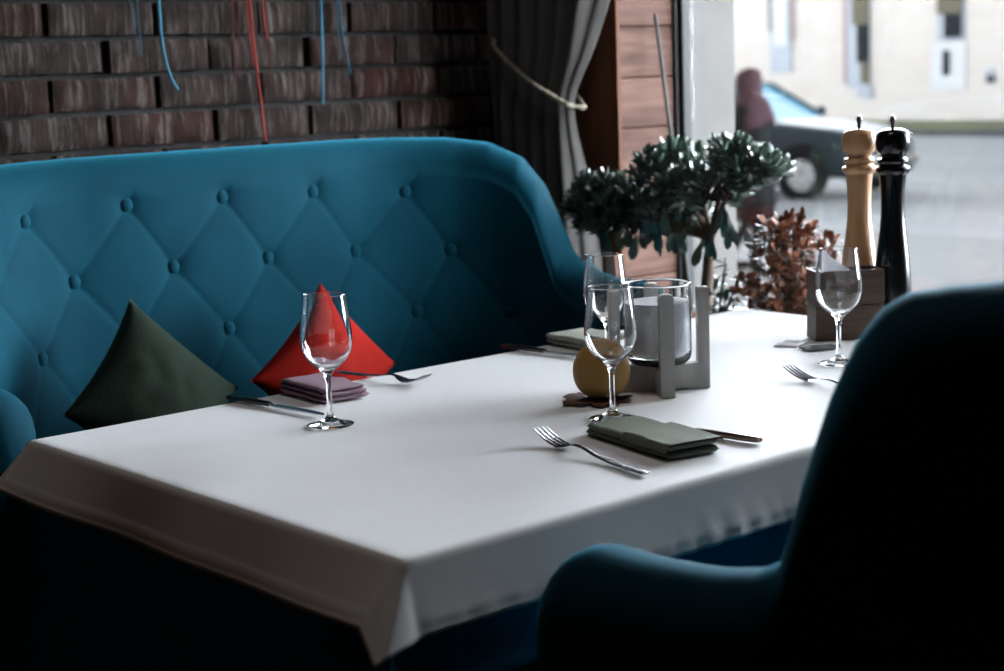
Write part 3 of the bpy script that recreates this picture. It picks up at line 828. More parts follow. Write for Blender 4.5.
napkin('folded_napkin', NAP_M, (.428, .745), math.radians(-6), .142, .084, 3, .019, 'mauve folded napkin lying behind the left wine glass', ruffle=1.0)
napkin('folded_napkin', NAP_P, (.965, .735), math.radians(-6), .15, .085, 2, .018, 'pale green folded napkin at the back edge of the table, beside the sofa arm', ruffle=.6)

# ------------------------------------------------------------------ crossed wooden holder with glass jar
CX, CY = .768, .384
UA = math.atan2(-.596, .803)
hold = thing('jar_holder', 'grey wooden holder of crossed boards and four uprights around a glass jar', 'holder', (CX, CY, CZ), UA)
hh = .147
MB().box((0, 0, .0185), (.140, .020, .037), .001).build('cross_board', GREYWOOD, hold, smooth=False)
MB().box((0, 0, .0185), (.0205, .140, .0368), .001).build('cross_board', GREYWOOD, hold, smooth=False)
for a in range(4):
    r = Matrix.Rotation(PI / 2 * a, 4, 'Z')
    m = MB()
    pl = [(-.010, 0), (.010, 0), (.010, hh - .006), (.0085, hh - .002), (.004, hh), (-.004, hh), (-.0085, hh - .002), (-.010, hh - .006)]
    # upright: wide face tangential, thin radial
    m.prism([(x, z) for x, z in pl], .016, Matrix(((0, 0, 1, .056), (1, 0, 0, 0), (0, 1, 0, 0), (0, 0, 0, 1))))
    m.v = [r @ Vector(p) for p in m.v]
    m.build('upright', GREYWOOD, hold, smooth=False)
jar = thing('glass_jar', 'open glass jar of white grains standing in the grey wooden holder', 'jar', (CX, CY, CZ + .0375))
jr, jh = .0475, .118
jp = [(0, 0), (.030, 0), (.040, .002), (.0455, .008), (.0469, .013), (jr, .018), (jr, .020), (jr, .05), (jr, .09), (jr, jh - .004), (jr, jh - .0012), (jr - .0003, jh - .0003), (jr - .0009, jh), (jr - .0015, jh - .0003), (jr - .0019, jh - .0012), (jr - .0019, jh - .004), (jr - .0019, .09), (jr - .0019, .05), (jr - .0019, .022), (jr - .0019, .020), (.0448, .0155), (.042, .012), (.034, .008), (0, .0075)]
MB().lathe(jp, 56).build('jar', GLASS, jar, angle=50)
fp = [(0, .0082), (.033, .0085), (.0415, .0125), (jr - .0026, .021), (jr - .0026, .091), (.030, .0935), (.012, .0920), (0, .0915)]
MB().lathe(fp, 48).build('white_filling', SALT, jar, angle=50)

# ball and leaf
bp_ = smooth_prof([(0, 0), (.017, .0008), (.028, .006), (.037, .018), (.0405, .034), (.0385, .050), (.031, .064), (.020, .074), (.009, .079), (0, .080)], 4)
bp_[0] = (0, 0); bp_[-1] = (0, .080)
tag(MB().lathe(bp_, 48).build('round_ornament', OCHRE, loc=(.664, .397, CZ + .0042)), 'matt ochre ball-shaped ornament sitting on a dry brown leaf', 'ornament')
lf = MB(); out = []
for k in range(120):
    a = 2 * PI * k / 120
    r = .030 + .018 * abs(math.cos(2.5 * a)) ** 0.7 + .004 * math.sin(11 * a) + .002 * math.sin(23 * a)
    out.append((r * math.cos(a), r * math.sin(a)))
vs = [(0, 0, .0030)]
for ring in (.5, 1.0):
    for i, (x, y) in enumerate(out):
        vs.append((x * ring, y * ring, .0022 + (.006 * max(0, noise.noise(Vector((x * 40, y * 40, 1)))) if ring == 1 else 0)))
fs = [[0, 1 + i, 1 + (i + 1) % 120] for i in range(120)] + [[1 + i, 121 + i, 121 + (i + 1) % 120, 1 + (i + 1) % 120] for i in range(120)]
lf.add(vs, fs)
lo = lf.build('dry_leaf', LEAFB, loc=(.648, .394, CZ + .0006), angle=70); lo.rotation_euler = (0, 0, .5); lo.scale = (1.05, 1.05, 1)
s_ = lo.modifiers.new('thickness', 'SOLIDIFY'); s_.thickness = .001; s_.offset = -1
tag(lo, 'curled dry brown leaf under the ochre ball', 'leaf')

# ------------------------------------------------------------------ walnut box, mills, cards
BA = math.atan2(-.585, .81)
FLc = Vector((1.221, .459)); ub = Vector((.81, -.585)).normalized(); wb = Vector((.585, .81)).normalized()
bw_, bd, bh = .116, .058, .116
bc = FLc + ub * bw_ / 2 + wb * bd / 2
nb = thing('napkin_box', 'walnut box holding a paper napkin, in front of the two pepper mills', 'box', (bc.x, bc.y, CZ), BA)
MB().box((0, 0, .029), (bw_, bd, .058), .0015).build('lower_drawer', WALNUT, nb, smooth=False)
t = .006
for c, s in (((0, -bd / 2 + t / 2, .0875), (bw_, t, .057)), ((0, bd / 2 - t / 2, .0875), (bw_, t, .057)), ((-bw_ / 2 + t / 2, 0, .0875), (t, bd - 2 * t, .057)), ((bw_ / 2 - t / 2, 0, .0875), (t, bd - 2 * t, .057))):
    MB().box(c, s, .0008).build('side_panel', WALNUT, nb, smooth=False)
nk = MB()
def nkf(i, j):
    u, v = i / 15, j / 11
    x = lerp(-.044, .028, u); z = lerp(.062, .150 - .048 * u, v)
    y = .006 * math.sin(u * 9 + v * 2) + .010 * math.sin(v * 3 + u * 2) * v - .002
    return (x - .004 * v * (1 - u), y, z)
nk.grid(16, 12, nkf)
no = nk.build('paper_napkin', THINPAPER, loc=(bc.x, bc.y, CZ), angle=80); no.rotation_euler = (0, 0, BA)
s_ = no.modifiers.new('thickness', 'SOLIDIFY'); s_.thickness = .0008
tag(no, 'white paper napkin sticking up out of the walnut box', 'napkin')
def mill(xy, m, label, H):
    r = thing('pepper_mill', label, 'pepper mill', (xy[0], xy[1], CZ), 0, 'pepper mills')
    k = H / .345
    body = smooth_prof([(.0275, 0), (.0285, .004), (.0285, .012), (.0305, .03), (.0315, .06), (.0305, .09), (.0265, .13), (.0215, .17), (.0198, .20), (.0205, .23), (.0225, .252)], 3)
    pb = [(0, 0)] + body + [(.0265, .2545), (.0285, .258), (.0280, .263), (.0235, .2655), (.0230, .268), (.0250, .2700), (.0262, .2735), (.0250, .277), (.0205, .2785), (0, .2785)]
    MB().lathe([(a, b * k) for a, b in pb], 40).build('body', m, r, angle=35)
    hp = smooth_prof([(.0195, .2790), (.0210, .2830), (.0262, .2890), (.0288, .2985), (.0285, .3090), (.0255, .3175), (.0180, .3225), (.0080, .3240)], 3)
    MB().lathe([(a, b * k) for a, b in [(0, .2790)] + hp + [(0, .3242)]], 40).build('head', m, r, angle=50)
    MB().lathe([(a, b * k) for a, b in [(0, .324), (.0035, .3243), (.0032, .332), (.0050, .336), (.0048, .341), (.0025, .344), (0, .3445)]], 16).build('knob', STEEL_D, r)
    return r
mill((1.366, .480), BEECH, 'tall pale wooden pepper mill behind the walnut box', .366)
mill((1.369, .414), BLACKLAC, 'tall glossy black pepper mill beside the wooden one', .366)
def card(c, rz, s, m, label, m2=None):
    o = thing('sachet', label, 'sachet', (c[0], c[1], CZ), rz)
    mb = MB()
    def cf(i, j):
        u, v = i / 9 - .5, j / 7 - .5
        return (u * s[0], v * s[1], .0016 + .0012 * math.cos(u * PI) * math.cos(v * PI) + .0008 * math.sin(u * 9 + c[0] * 40))
    mb.grid(10, 8, cf); b = mb.build('packet', m, o)
    sm = b.modifiers.new('thickness', 'SOLIDIFY'); sm.thickness = .0012
    if m2:
        MB().box((s[0] * .12, 0, .0036), (s[0] * .38, s[1] * .72, .0004)).build('printed_panel', m2, o)
    return o
card((1.180, .478), .35, (.060, .038), PAPER, 'pale flat sachet lying left of the walnut box', SLATE)
card((1.172, .412), -.5, (.058, .040), SLATE, 'dark flat sachet lying behind the stem of the right wine glass')

# ------------------------------------------------------------------ plants by the window
def leaf(mb, base, d, L, W, thick, up=None, curl=0.15, n=5, taper=0.62, round_tip=True):
    d = Vector(d).normalized()
    up = Vector(up) if up else Vector((0, 0, 1))
    side = d.cross(up)
    if side.length < 1e-3: side = d.cross(Vector((1, 0, 0)))
    side.normalize(); nrm = side.cross(d).normalized()
    vs, fs = [], []
    base = Vector(base)
    for i in range(n + 1):
        t = i / n
        if round_tip: w = W * (.16 + 1.42 * (t + .02) * (1 - t ** 4.5)) * .92
        else: w = W * math.sin(PI * min(1, t * .96 + .04)) ** .8
        if i == n: w = W * .30 if round_tip else w * .25
        th = thick * max(.25, math.sin(PI * (t * .9 + .08)))
        c = base + d * (L * t) + nrm * (curl * L * t * t)
        vs += [c - side * w / 2, c + nrm * th / 2, c + side * w / 2, c - nrm * th / 2]
    for i in range(n):
        for j in range(4):
            fs.append([i * 4 + j, i * 4 + (j + 1) % 4, (i + 1) * 4 + (j + 1) % 4, (i + 1) * 4 + j])
    fs += [[0, 1, 2, 3], [n * 4 + j for j in range(4)]]
    mb.add(vs, fs)
def rand_dir(upb=0.0):
    while True:
        v = Vector((random.uniform(-1, 1), random.uniform(-1, 1), random.uniform(-1, 1)))
        if .05 < v.length < 1:
            v.normalize(); v.z += upb; return v.normalized()
def pot(root, r, h):
    MB().lathe([(0, 0), (r * .72, 0), (r * .95, h * .82), (r * 1.04, h * .83), (r * 1.04, h), (r * .94, h), (r * .90, h * .9), (0, h * .9)], 32).build('pot', POT, root)
    MB().lathe([(0, h * .905), (r * .6, h * .915), (r * .895, h * .905), (r * .88, h * .88), (0, h * .88)], 24).build('soil', SOIL, root)
PZ0 = 0.52
bench = thing('plant_bench', 'low bench under the potted plants between table and window', 'bench', (1.60, .92, 0))
MB().box((0, 0, PZ0 - .0125), (.22, .84, .025), .003).build('bench_top', TABLEW, bench)
for sx in (-.08, .08):
    for sy in (-.36, .36):
        MB().box((sx, sy, (PZ0 - .025) / 2), (.03, .03, PZ0 - .025), .002).build('leg', LEGW, bench)
random.seed(11)
JX, JY = 1.63, 1.075
jade = thing('jade_plant', 'bushy jade plant with thick glossy leaves spreading in front of the window post', 'plant', (JX, JY, PZ0))
pot(jade, .088, .165)
st = MB()
O = Vector((JX, JY, PZ0))
def L_(p): return Vector(p) - O
trunk = [(JX, JY, .66), (JX + .002, JY - .004, .76), (JX + .004, JY - .012, .83), (JX, JY - .02, .875)]
st.tube([L_(p) for p in trunk], [.0145, .0125, .0115, .010], 10)
tips = []
fork = Vector(trunk[-1])
# crown lobes as (centre y, centre z, ry, rz, count) in the plane of the window, spread in x
lobes = [(1.335, .925, .080, .060, 34, -.055), (1.27, .925, .080, .070, 36, -.03), (1.165, .985, .080, .072, 44, 0), (1.06, .955, .085, .060, 36, 0), (.972, 1.008, .080, .060, 46, 0), (.925, 1.005, .048, .045, 16, 0), (1.20, .900, .13, .045, 34, 0), (1.30, .88, .09, .04, 22, -.04)]
for (yc, zc, ry, rz_, n, xo) in lobes:
    mid = Vector((JX + xo * .6 + random.uniform(-.03, .03), lerp(JY, yc, .55), lerp(.875, zc, .55)))
    end = Vector((JX + xo + random.uniform(-.03, .03), yc, zc - rz_ * .3))
    st.tube([L_(fork - Vector((0, 0, .02))), L_(lerp(fork, mid, .5) + Vector((0, 0, -.01))), L_(mid), L_(end)], [.008, .0065, .0055, .004], 7)
    for k in range(n):
        dd = rand_dir(.25)
        rr_ = random.uniform(.45, 1.0)
        p = Vector((JX + xo + dd.x * .075 * rr_, yc + dd.y * ry * rr_, zc + dd.z * rz_ * rr_))
        st.tube([L_(end + (mid - end) * random.uniform(0, .5)), L_(lerp(end, p, .6)), L_(p)], [.003, .0026, .002], 5, cap=False)
        tips.append((p, (p - Vector((JX + xo, yc, zc - .05))).normalized()))
st.build('branches', BARK, jade)
fol = MB()
for p, d in tips:
    d = (d + Vector((0, 0, .35))).normalized()
    a0 = random.uniform(0, PI)
    o1 = d.orthogonal().normalized(); o2 = d.cross(o1)
    for q in range(3):
        for s2 in range(4 if q else 3):
            an = a0 + q * .8 + s2 * (PI / 2 if q else PI * 2 / 3)
            sd = o1 * math.cos(an) + o2 * math.sin(an)
            spread = (.35, .9, 1.5)[q]
            ld = (d + sd * spread).normalized()
            Ln = random.uniform(.026, .036) * (.75, 1.0, 1.0)[q]
            leaf(fol, L_(p - d * (.009 * q)), ld, Ln, Ln * random.uniform(.42, .52), .0042, up=d, curl=random.uniform(.05, .22))
# big old leaves hanging at the underside
for k in range(85):
    yc = random.choice([1.14, 1.17, 1.20, 1.23, 1.27, 1.30, 1.33, 1.10, 1.0, .975])
    p = Vector((JX + random.uniform(-.08, .04), yc + random.uniform(-.03, .03), random.uniform(.85, .93)))
    leaf(fol, L_(p), (random.uniform(-.5, .5), random.uniform(-.5, .5), -1.0), random.uniform(.040, .055), random.uniform(.021, .028), .005, up=(-1, random.uniform(-.5, .5), .1), curl=.05)
fol.build('leaves', JADE, jade, angle=50)

sp = thing('leafy_sprig', 'small narrow-leaved sprig growing beside the jade plant trunk', 'plant', (1.535, .965, PZ0))
O2 = Vector((1.535, .965, PZ0))
pot(sp, .035, .12)
ss = MB(); sl = MB()
for (y1, z1) in ((.985, .790), (.945, .815), (.918, .785), (.985, .745), (.925, .750), (.930, .830), (.960, .735), (.915, .760)):
    e = Vector((1.545 + random.uniform(-.02, .02), y1, z1)); b = Vector((1.535, .965, .63))
    ss.tube([b - O2, lerp(b, e, .5) + Vector((0, 0, .01)) - O2, e - O2], [.0022, .0018, .0012], 6)
    for k in range(9):
        t = .45 + .55 * k / 8
        pp = lerp(b, e, t)
        leaf(sl, pp - O2, rand_dir(.35), random.uniform(.026, .038), .0125, .0014, curl=.1, round_tip=False)
ss.build('stems', BARK, sp); sl.build('leaves', SPRIG, sp)

rp = thing('russet_plant', 'bushy plant with reddish brown leaves left of the walnut box', 'plant', (1.61, .82, PZ0))
O3 = Vector((1.61, .82, PZ0))
pot(rp, .07, .16)
rs = MB(); rl = MB()
random.seed(5)
for k in range(150):
    # rounded crown: wide low part and a peaked top leaning right
    t = random.random()
    zc = lerp(.69, .893, t)
    hwid = interp(zc, [(.70, .085), (.76, .115), (.81, .105), (.86, .065), (.905, .015)])
    yc = interp(zc, [(.70, .825), (.80, .815), (.905, .83)]) + random.uniform(-1, 1) * hwid
    xc = 1.61 + random.uniform(-1, 1) * min(.075, hwid)
    e = Vector((xc, yc, zc)); b = Vector((1.61 + random.uniform(-.02, .02), .82, .675))
    rs.tube([b - O3, lerp(b, e, .55) + Vector((0, 0, .012)) - O3, e - O3], [.002, .0016, .001], 5, cap=False)
    for q in range(11):
        dd = rand_dir(.15)
        leaf(rl, e + dd * random.uniform(0, .016) - O3, dd, random.uniform(.014, .023), random.uniform(.012, .018), .0011, curl=random.uniform(-.2, .3), n=4)
rs.build('stems', BARK, rp); rl.build('leaves', REDLEAF, rp)

rod = MB().tube([(1.838, 1.400, 1.325), (1.858, 1.37, 1.0), (1.881, 1.34, .6205)], .0042, 8).build('plant_stake', STICK)
tag(rod, 'thin grey rod leaning against the wood-lined window reveal', 'rod')

# ------------------------------------------------------------------ curtain with tieback
def redge(z): return interp(z, [(.0, 1.40), (.78, 1.444), (.92, 1.458), (1.06, 1.478), (1.122, 1.482), (1.16, 1.473), (1.24, 1.432), (1.36, 1.385), (1.60, 1.345), (2.7, 1.33)])
def ledge(z): return interp(z, [(.0, 1.74), (1.0, 1.735), (1.26, 1.742), (1.6, 1.755), (2.7, 1.76)])
cu = MB(); NU, NV = 150, 110
def cf(i, j):
    u = i / (NU - 1); z = lerp(.02, 2.62, j / (NV - 1))
    tie = math.exp(-((z - 1.13 - .15 * u) / .16) ** 2)
    uu = u ** lerp(1.0, 1.12, tie)
    y = lerp(redge(z), ledge(z), uu)
    A = .034 * (1 - .55 * tie)
    x = 1.655 + A * (math.sin(u * 2 * PI * 5.5 + .6 + .6 * math.sin(z * 1.3)) * .8 + .35 * math.sin(u * 2 * PI * 11 + 1.3 + z)) - .015 * tie
    y += .010 * math.cos(u * 2 * PI * 5.5 + .6) * (1 - abs(2 * u - 1))
    x += .006 * noise.noise(Vector((u * 6, z * 4, 3)))
    return (min(x, 1.735), y, z)
cu.grid(NU, NV, cf)
curtain = cu.build('curtain', CURT, angle=80)
s_ = curtain.modifiers.new('thickness', 'SOLIDIFY'); s_.thickness = .0025
tag(curtain, 'grey-brown curtain gathered in the corner between brick wall and window', 'curtain')
rope = MB()
def rope_c(t):
    y = lerp(1.428, 1.715, t); z = 1.122 + .160 * t - .010 * math.sin(PI * t)
    return Vector((1.603 - .012 * math.sin(PI * t) + (.02 * smooth((t - .9) / .1)) + (.03 * smooth((.06 - t) / .06)), y, z))
for s2 in (0, PI):
    pts = []
    for k in range(121):
        t = k / 120; c = rope_c(t); a = t * 2 * PI * 15 + s2
        pts.append(c + Vector((math.cos(a), 0, math.sin(a))) * .0030)
    rope.tube(pts, [.0036 + .0008 * math.cos(k / 120 * 2 * PI * 15) for k in range(121)], 7)
# the part that returns behind the curtain to its hook
rope.tube([rope_c(0), rope_c(0) + Vector((.018, .016, .002)), Vector((1.675, 1.475, 1.13)), Vector((1.748, 1.58, 1.16))], .005, 8)
tag(rope.build('curtain_tieback', ROPE), 'cream twisted rope tieback around the grey-brown curtain', 'tieback')

# ------------------------------------------------------------------ yarn strands hanging before the brick wall
def strand(pts, r, m, label, cat='yarn strand'):
    x0 = pts[0][0]
    x0 += .019
    P = [(x0, 1.772, 1.63), (x0, 1.757, 1.622), (x0, 1.748, 1.58)] + [(x + .019, 1.742, z - .002) for x, z in pts]
    o = MB().tube(P, [r] * (len(P) - 1) + [r * .8], 7).build('yarn_strand', m)
    return tag(o, label, cat, 'yarn strands hanging before the brick wall')
strand([(.749, 1.373), (.749, 1.317), (.752, 1.28), (.757, 1.25), (.765, 1.222), (.779, 1.199)], .0026, BLUEYARN, 'light blue yarn strand with its end curling right, leftmost bright one')
strand([(.700, 1.374), (.7015, 1.30), (.701, 1.268)], .0014, BLUEYARN_D, 'faint dark blue yarn strand hanging straight just left of the curling light blue one')
strand([(.685, 1.374), (.690, 1.32), (.698, 1.275)], .0011, BLUEYARN_D, 'faint dark blue yarn strand at the far left slanting to the right')
strand([(1.142, 1.373), (1.140, 1.27), (1.134, 1.156)], .0026, BLUEYARN, 'light blue yarn strand hanging straight, right of the red strands')
strand([(1.122, 1.373), (1.121, 1.32), (1.121, 1.295)], .0014, BLUEYARN_D, 'short dark blue yarn strand just left of the straight light blue one')
strand([(1.190, 1.373), (1.195, 1.30), (1.211, 1.217)], .0026, mat('mid_blue_yarn', (.011, .075, .115), .8), 'mid blue yarn strand furthest right on the brick wall')
strand([(1.182, 1.373), (1.183, 1.32), (1.186, 1.25)], .0015, BLUEYARN_D, 'thin dark blue yarn strand beside the rightmost blue one')
strand([(.962, 1.373), (.966, 1.28), (.975, 1.169), (.978, 1.12), (.981, 1.082)], .0030, REDYARN, 'longest red yarn strand, reaching down to the sofa back')
strand([(.954, 1.373), (.958, 1.30), (.962, 1.24)], .0017, REDYARN, 'short red yarn strand tight against the longest red one')
strand([(.918, 1.373), (.917, 1.28), (.916, 1.205)], .0020, REDYARN_D, 'dark red yarn strand left of the longest red one')
strand([(.934, 1.373), (.933, 1.33), (.930, 1.23)], .0013, REDYARN_D, 'thin dark red yarn strand between the two longer red ones')
strand([(.993, 1.373), (.996, 1.33), (1.001, 1.295)], .0020, REDYARN, 'short bright red yarn strand right of the longest red one')
strand([(1.002, 1.373), (1.003, 1.30), (1.003, 1.205)], .0013, REDYARN_D, 'thin dark red yarn strand furthest right of the red ones')

# ------------------------------------------------------------------ street outside
G = -0.5
MB().box((7.3, 5, G - .1), (10.3, 90, .2)).build('pavement', PAVE, kind='structure', smooth=False)
MB().box((20.6, 20, G - .14), (16.8, 120, .2)).build('road', ROAD, kind='structure', smooth=False)
MB().box((29.1, 20, G - .05), (.5, 120, .25), .03).build('kerb', KERB, kind='structure', smooth=False)
MB().box((32.0, 20, G - .08), (5.3, 120, .2)).build('verge', GRASS, kind='structure', smooth=False)
random.seed(3)
FX = 34.6
bld = thing('building', 'cream brick building across the street', 'building', (FX, 24, G))
OB = Vector((FX, 24, G))
fw = MB()
wins = [(25.15, 25.85, .35, 4.0), (27.69, 28.42, .80, 4.0), (22.42, 23.12, 1.50, 4.0)]
fw.box((2.0, 0, 3.4), (4, 60, 6.8))
fw.build('wall', FACADE, bld, smooth=False)
def bpart(name, m, y0, y1, z0, z1, d, parent=bld, dep=.06):
    o = MB().box((-d - FX + FX, (y0 + y1) / 2 - 24, (z0 + z1) / 2 - G), (dep, y1 - y0, z1 - z0), .005).build(name, m, parent, smooth=False)
    return o
# window right of centre: blind above, dark pane, pale reveal left, sill
wf = bpart('window', WINF, 25.15, 25.85, .35, 4.2, .02)
bpart('blind', BLIND, 25.16, 25.66, 1.95, 4.2, .07, wf); bpart('pane', WIND, 25.16, 25.52, 1.0, 1.95, .07, wf); bpart('lower_panel', BLIND, 25.16, 25.40, .45, 1.0, .07, wf)
bpart('edging', RED_EDGE, 25.86, 25.98, .45, 4.2, .03, wf); bpart('sill', WINF, 25.05, 25.5, .10, .35, .06, wf)
wf = bpart('window', WINF, 27.69, 28.42, .80, 4.2, .02)
bpart('pane', PALEP, 27.80, 28.25, 1.5, 4.2, .07, wf); bpart('edging', RED_EDGE, 27.60, 27.70, 1.6, 4.2, .03, wf); bpart('edging', BLIND, 28.36, 28.46, 1.9, 4.2, .03, wf)
wf = bpart('window', WINF, 22.35, 23.12, 1.45, 4.2, .02)
bpart('blind', BLIND, 22.40, 23.10, 2.1, 4.2, .07, wf); bpart('pane', WIND, 22.42, 22.90, 1.53, 2.1, .07, wf)
wf = bpart('vent_window', PALEP, 22.3, 23.3, .25, 1.42, .01); bpart('pane', WIND, 22.76, 22.94, .62, 1.23, .06, wf)
wf = bpart('vent_window', WINF, 21.5, 21.75, .40, .75, .01); bpart('pane', WIND, 21.53, 21.68, .43, .60, .06, wf)
rf = MB().box((1.9, 0, 6.9), (4.6, 60.6, .25), .02).build('roof', KERB, bld, smooth=False)

# ------------------------------------------------------------------ parked car (x forward in its own frame, front axle at 0)
hd = Vector((.16, -.987, 0)).normalized()
CARZ = -.54
fwp = Vector((15.46, 11.90, CARZ))                       # near front wheel contact
lat = Vector((-hd.y, hd.x, 0))                           # left of the car
# near side is the car's right-hand side as it points right of frame with the camera on -x side
near = -lat if (-lat).x < 0 else lat
org = fwp - near * .74
car = thing('car', 'dark grey car parked on the street outside the window', 'car', org, math.atan2(hd.y, hd.x))
body = MB()
stn = [(.80, .30, .60, .60), (.74, .25, .72, .70), (.60, .23, .80, .77), (.30, .24, .87, .82), (-.20, .22, .93, .845), (-.72, .21, .985, .85), (-1.3, .21, 1.0, .855), (-2.2, .21, 1.0, .855), (-2.9, .22, 1.005, .85), (-3.2, .26, .99, .82), (-3.38, .34, .94, .74), (-3.44, .44, .80, .66)]
NS = 24
def sect(x, zb, zt, hw):
    pts = []
    for k in range(NS):
        a = 2 * PI * k / NS
        c, s = math.cos(a), math.sin(a)
        e = .32
        px_ = hw * (abs(c) ** e) * (1 if c >= 0 else -1)
        pz = (zt + zb) / 2 + (zt - zb) / 2 * (abs(s) ** e) * (1 if s >= 0 else -1)
        if pz > zt - .12: px_ *= .96
        pts.append((x, px_, pz))
    return pts
R_ = [sect(*s) for s in stn]
body.add([p for r in R_ for p in r], [[i * NS + j, i * NS + (j + 1) % NS, (i + 1) * NS + (j + 1) % NS, (i + 1) * NS + j] for i in range(len(R_) - 1) for j in range(NS)] + [list(range(NS)), [(len(R_) - 1) * NS + j for j in range(NS)]])
body.build('body', CARP, car, angle=35)
gh = MB()
def frus(x0, x1, x2, x3, z0, z1, w0, w1): return [(x0, -w0, z0), (x3, -w0, z0), (x3, w0, z0), (x0, w0, z0), (x1, -w1, z1), (x2, -w1, z1), (x2, w1, z1), (x1, w1, z1)]
gh.add(frus(-.62, -1.32, -2.5, -3.12, .97, 1.40, .78, .60), [[0, 1, 2, 3], [4, 5, 6, 7], [0, 1, 5, 4], [1, 2, 6, 5], [2, 3, 7, 6], [3, 0, 4, 7]])
gh.build('windows', CARG, car, smooth=False)
rfm = MB().box((-1.92, 0, 1.415), (1.26, 1.22, .045), .02).build('roof', CARP, car)
for sy in (-1, 1):
    MB().tube([(-.60, sy * .79, .97), (-1.30, sy * .615, 1.41)], .028, 8).build('pillar', CARP, car)
    MB().tube([(-1.95, sy * .80, .97), (-1.92, sy * .615, 1.41)], .028, 8).build('pillar', CARP, car)
    MB().tube([(-3.08, sy * .79, .97), (-2.50, sy * .615, 1.41)], .045, 8).build('pillar', CARP, car)
    MB().ellipsoid((-.72, sy * .93, 1.03), (.07, .10, .065)).build('side_mirror', CARP, car)
    MB().ellipsoid((.66, sy * .56, .68), (.10, .17, .075)).build('headlight', LAMPG, car)
    MB().box((-1.3, sy * .858, .60), (2.0, .02, .05), .005).build('side_strip', TRIMB, car)
MB().box((.75, 0, .44), (.16, 1.36, .16), .05).build('bumper', LAMPG, car)
MB().box((.80, 0, .62), (.03, .7, .07), .01).build('grille', TRIMB, car)
for wx in (0, -2.62):
    for sy in (-1, 1):
        MB().lathe([(.17, -.02), (.365, -.02), (.365, .012), (.17, .012)], 32, Matrix.Translation((wx, sy * .848, .33)) @ Matrix.Rotation(-PI / 2 * sy, 4, 'X'), closed=True).build('wheel_arch', TRIMB, car)
        wr = bpy.data.objects.new('wheel', None)
        mt = Matrix.Translation((wx, sy * .80, .305)) @ Matrix.Rotation(-PI / 2 * sy, 4, 'X')
        ty = MB().lathe([(.20, -.09), (.285, -.09), (.305, -.06), (.305, .06), (.285, .085), (.20, .085)], 40, mt, closed=True).build('wheel', RUBBER, car)
        hubm = MB().lathe([(0, .05), (.06, .085), (.09, .078), (.195, .070), (.205, .05), (0, .03)], 30, mt)
        for q in range(7):
            a = 2 * PI * q / 7
            hubm.box((0, 0, 0), (.03, .15, .02), .004, mt @ Matrix.Rotation(a, 4, 'Z') @ Matrix.Translation((0, .115, .085)))
        hubm.build('wheel_cover', ALLOY, ty, angle=35)

# ------------------------------------------------------------------ person walking outside
PXp, PYp = 9.38, 7.60
person = thing('person', 'person in a mauve shawl and dark coat walking along the pavement outside', 'person', (PXp, PYp, G), math.radians(205))
# local frame: facing +y, z up, height 1.62
def skin_obj(name, m, nodes, edges, parent, sub=2):
    me = bpy.data.meshes.new(name); me.from_pydata([n[0] for n in nodes], edges, [])
    o = bpy.data.objects.new(name, me); COL.objects.link(o); o.parent = parent
    md = o.modifiers.new('skin', 'SKIN'); md.use_smooth_shade = True
    for i, n in enumerate(nodes):
        r = n[1]; me.skin_vertices[0].data[i].radius = (r, r) if not isinstance(r, tuple) else r
    me.skin_vertices[0].data[0].use_root = True
    s = o.modifiers.new('sub', 'SUBSURF'); s.levels = sub; s.render_levels = sub
    me.materials.append(m); return o
nd = [((0, 0, .86), (.15, .11)), ((0, 0, 1.02), (.13, .10)), ((0, 0, 1.22), (.155, .11)), ((0, .0, 1.345), (.10, .07)), ((0, .01, 1.41), .048), ((0, .02, 1.47), .066), ((0, .02, 1.55), (.074, .09)), ((0, .015, 1.605), .05),
      ((.17, 0, 1.31), .058), ((.225, -.02, 1.07), .045), ((.225, .07, .86), .034), ((.222, .09, .80), .030),
      ((-.17, 0, 1.31), .058), ((-.225, .02, 1.07), .045), ((-.215, .12, .87), .034), ((-.212, .14, .81), .030),
      ((.09, .0, .80), .085), ((.095, .09, .46), .056), ((.095, .06, .10), .036), ((.095, .09, .035), .034), ((.095, .20, .03), .026),
      ((-.09, 0, .80), .085), ((-.09, -.02, .46), .056), ((-.09, -.18, .14), .036), ((-.09, -.17, .05), .034), ((-.09, -.08, .03), .026)]
ed = [(0, 1), (1, 2), (2, 3), (3, 4), (4, 5), (5, 6), (6, 7), (3, 8), (8, 9), (9, 10), (10, 11), (3, 12), (12, 13), (13, 14), (14, 15), (0, 16), (16, 17), (17, 18), (18, 19), (19, 20), (0, 21), (21, 22), (22, 23), (23, 24), (24, 25)]
skin_obj('body', STOCK, nd, ed, person)
for sx, hx, hy in ((1, .222, .095), (-1, -.212, .145)):
    h = MB(); h.ellipsoid((hx, hy, .765), (.018, .030, .042), 12, 8)
    for q in range(4):
        h.tube([(hx - .004 * sx, hy - .021 + .014 * q, .735), (hx - .008 * sx, hy - .020 + .015 * q, .705 - .006 * (q in (1, 2))), (hx - .016 * sx, hy - .016 + .014 * q, .685 - .008 * (q in (1, 2)))], [.0085, .0078, .006], 6)
    h.tube([(hx, hy + .024, .775), (hx - .006 * sx, hy + .044, .745), (hx - .012 * sx, hy + .046, .722)], [.010, .009, .007], 6)
    h.build('hand', SKIN, person)
face = MB(); face.ellipsoid((0, .055, 1.525), (.062, .058, .085), 18, 12); face.ellipsoid((0, .115, 1.515), (.011, .016, .020), 10, 6)
face.build('face', SKIN, person)
for sx in (-1, 1): MB().ellipsoid((sx * .026, .108, 1.54), (.011, .006, .006), 10, 6).build('eye', TRIMB, person)
MB().ellipsoid((0, .108, 1.480), (.022, .006, .006), 10, 6).build('mouth', SHAWL, person)
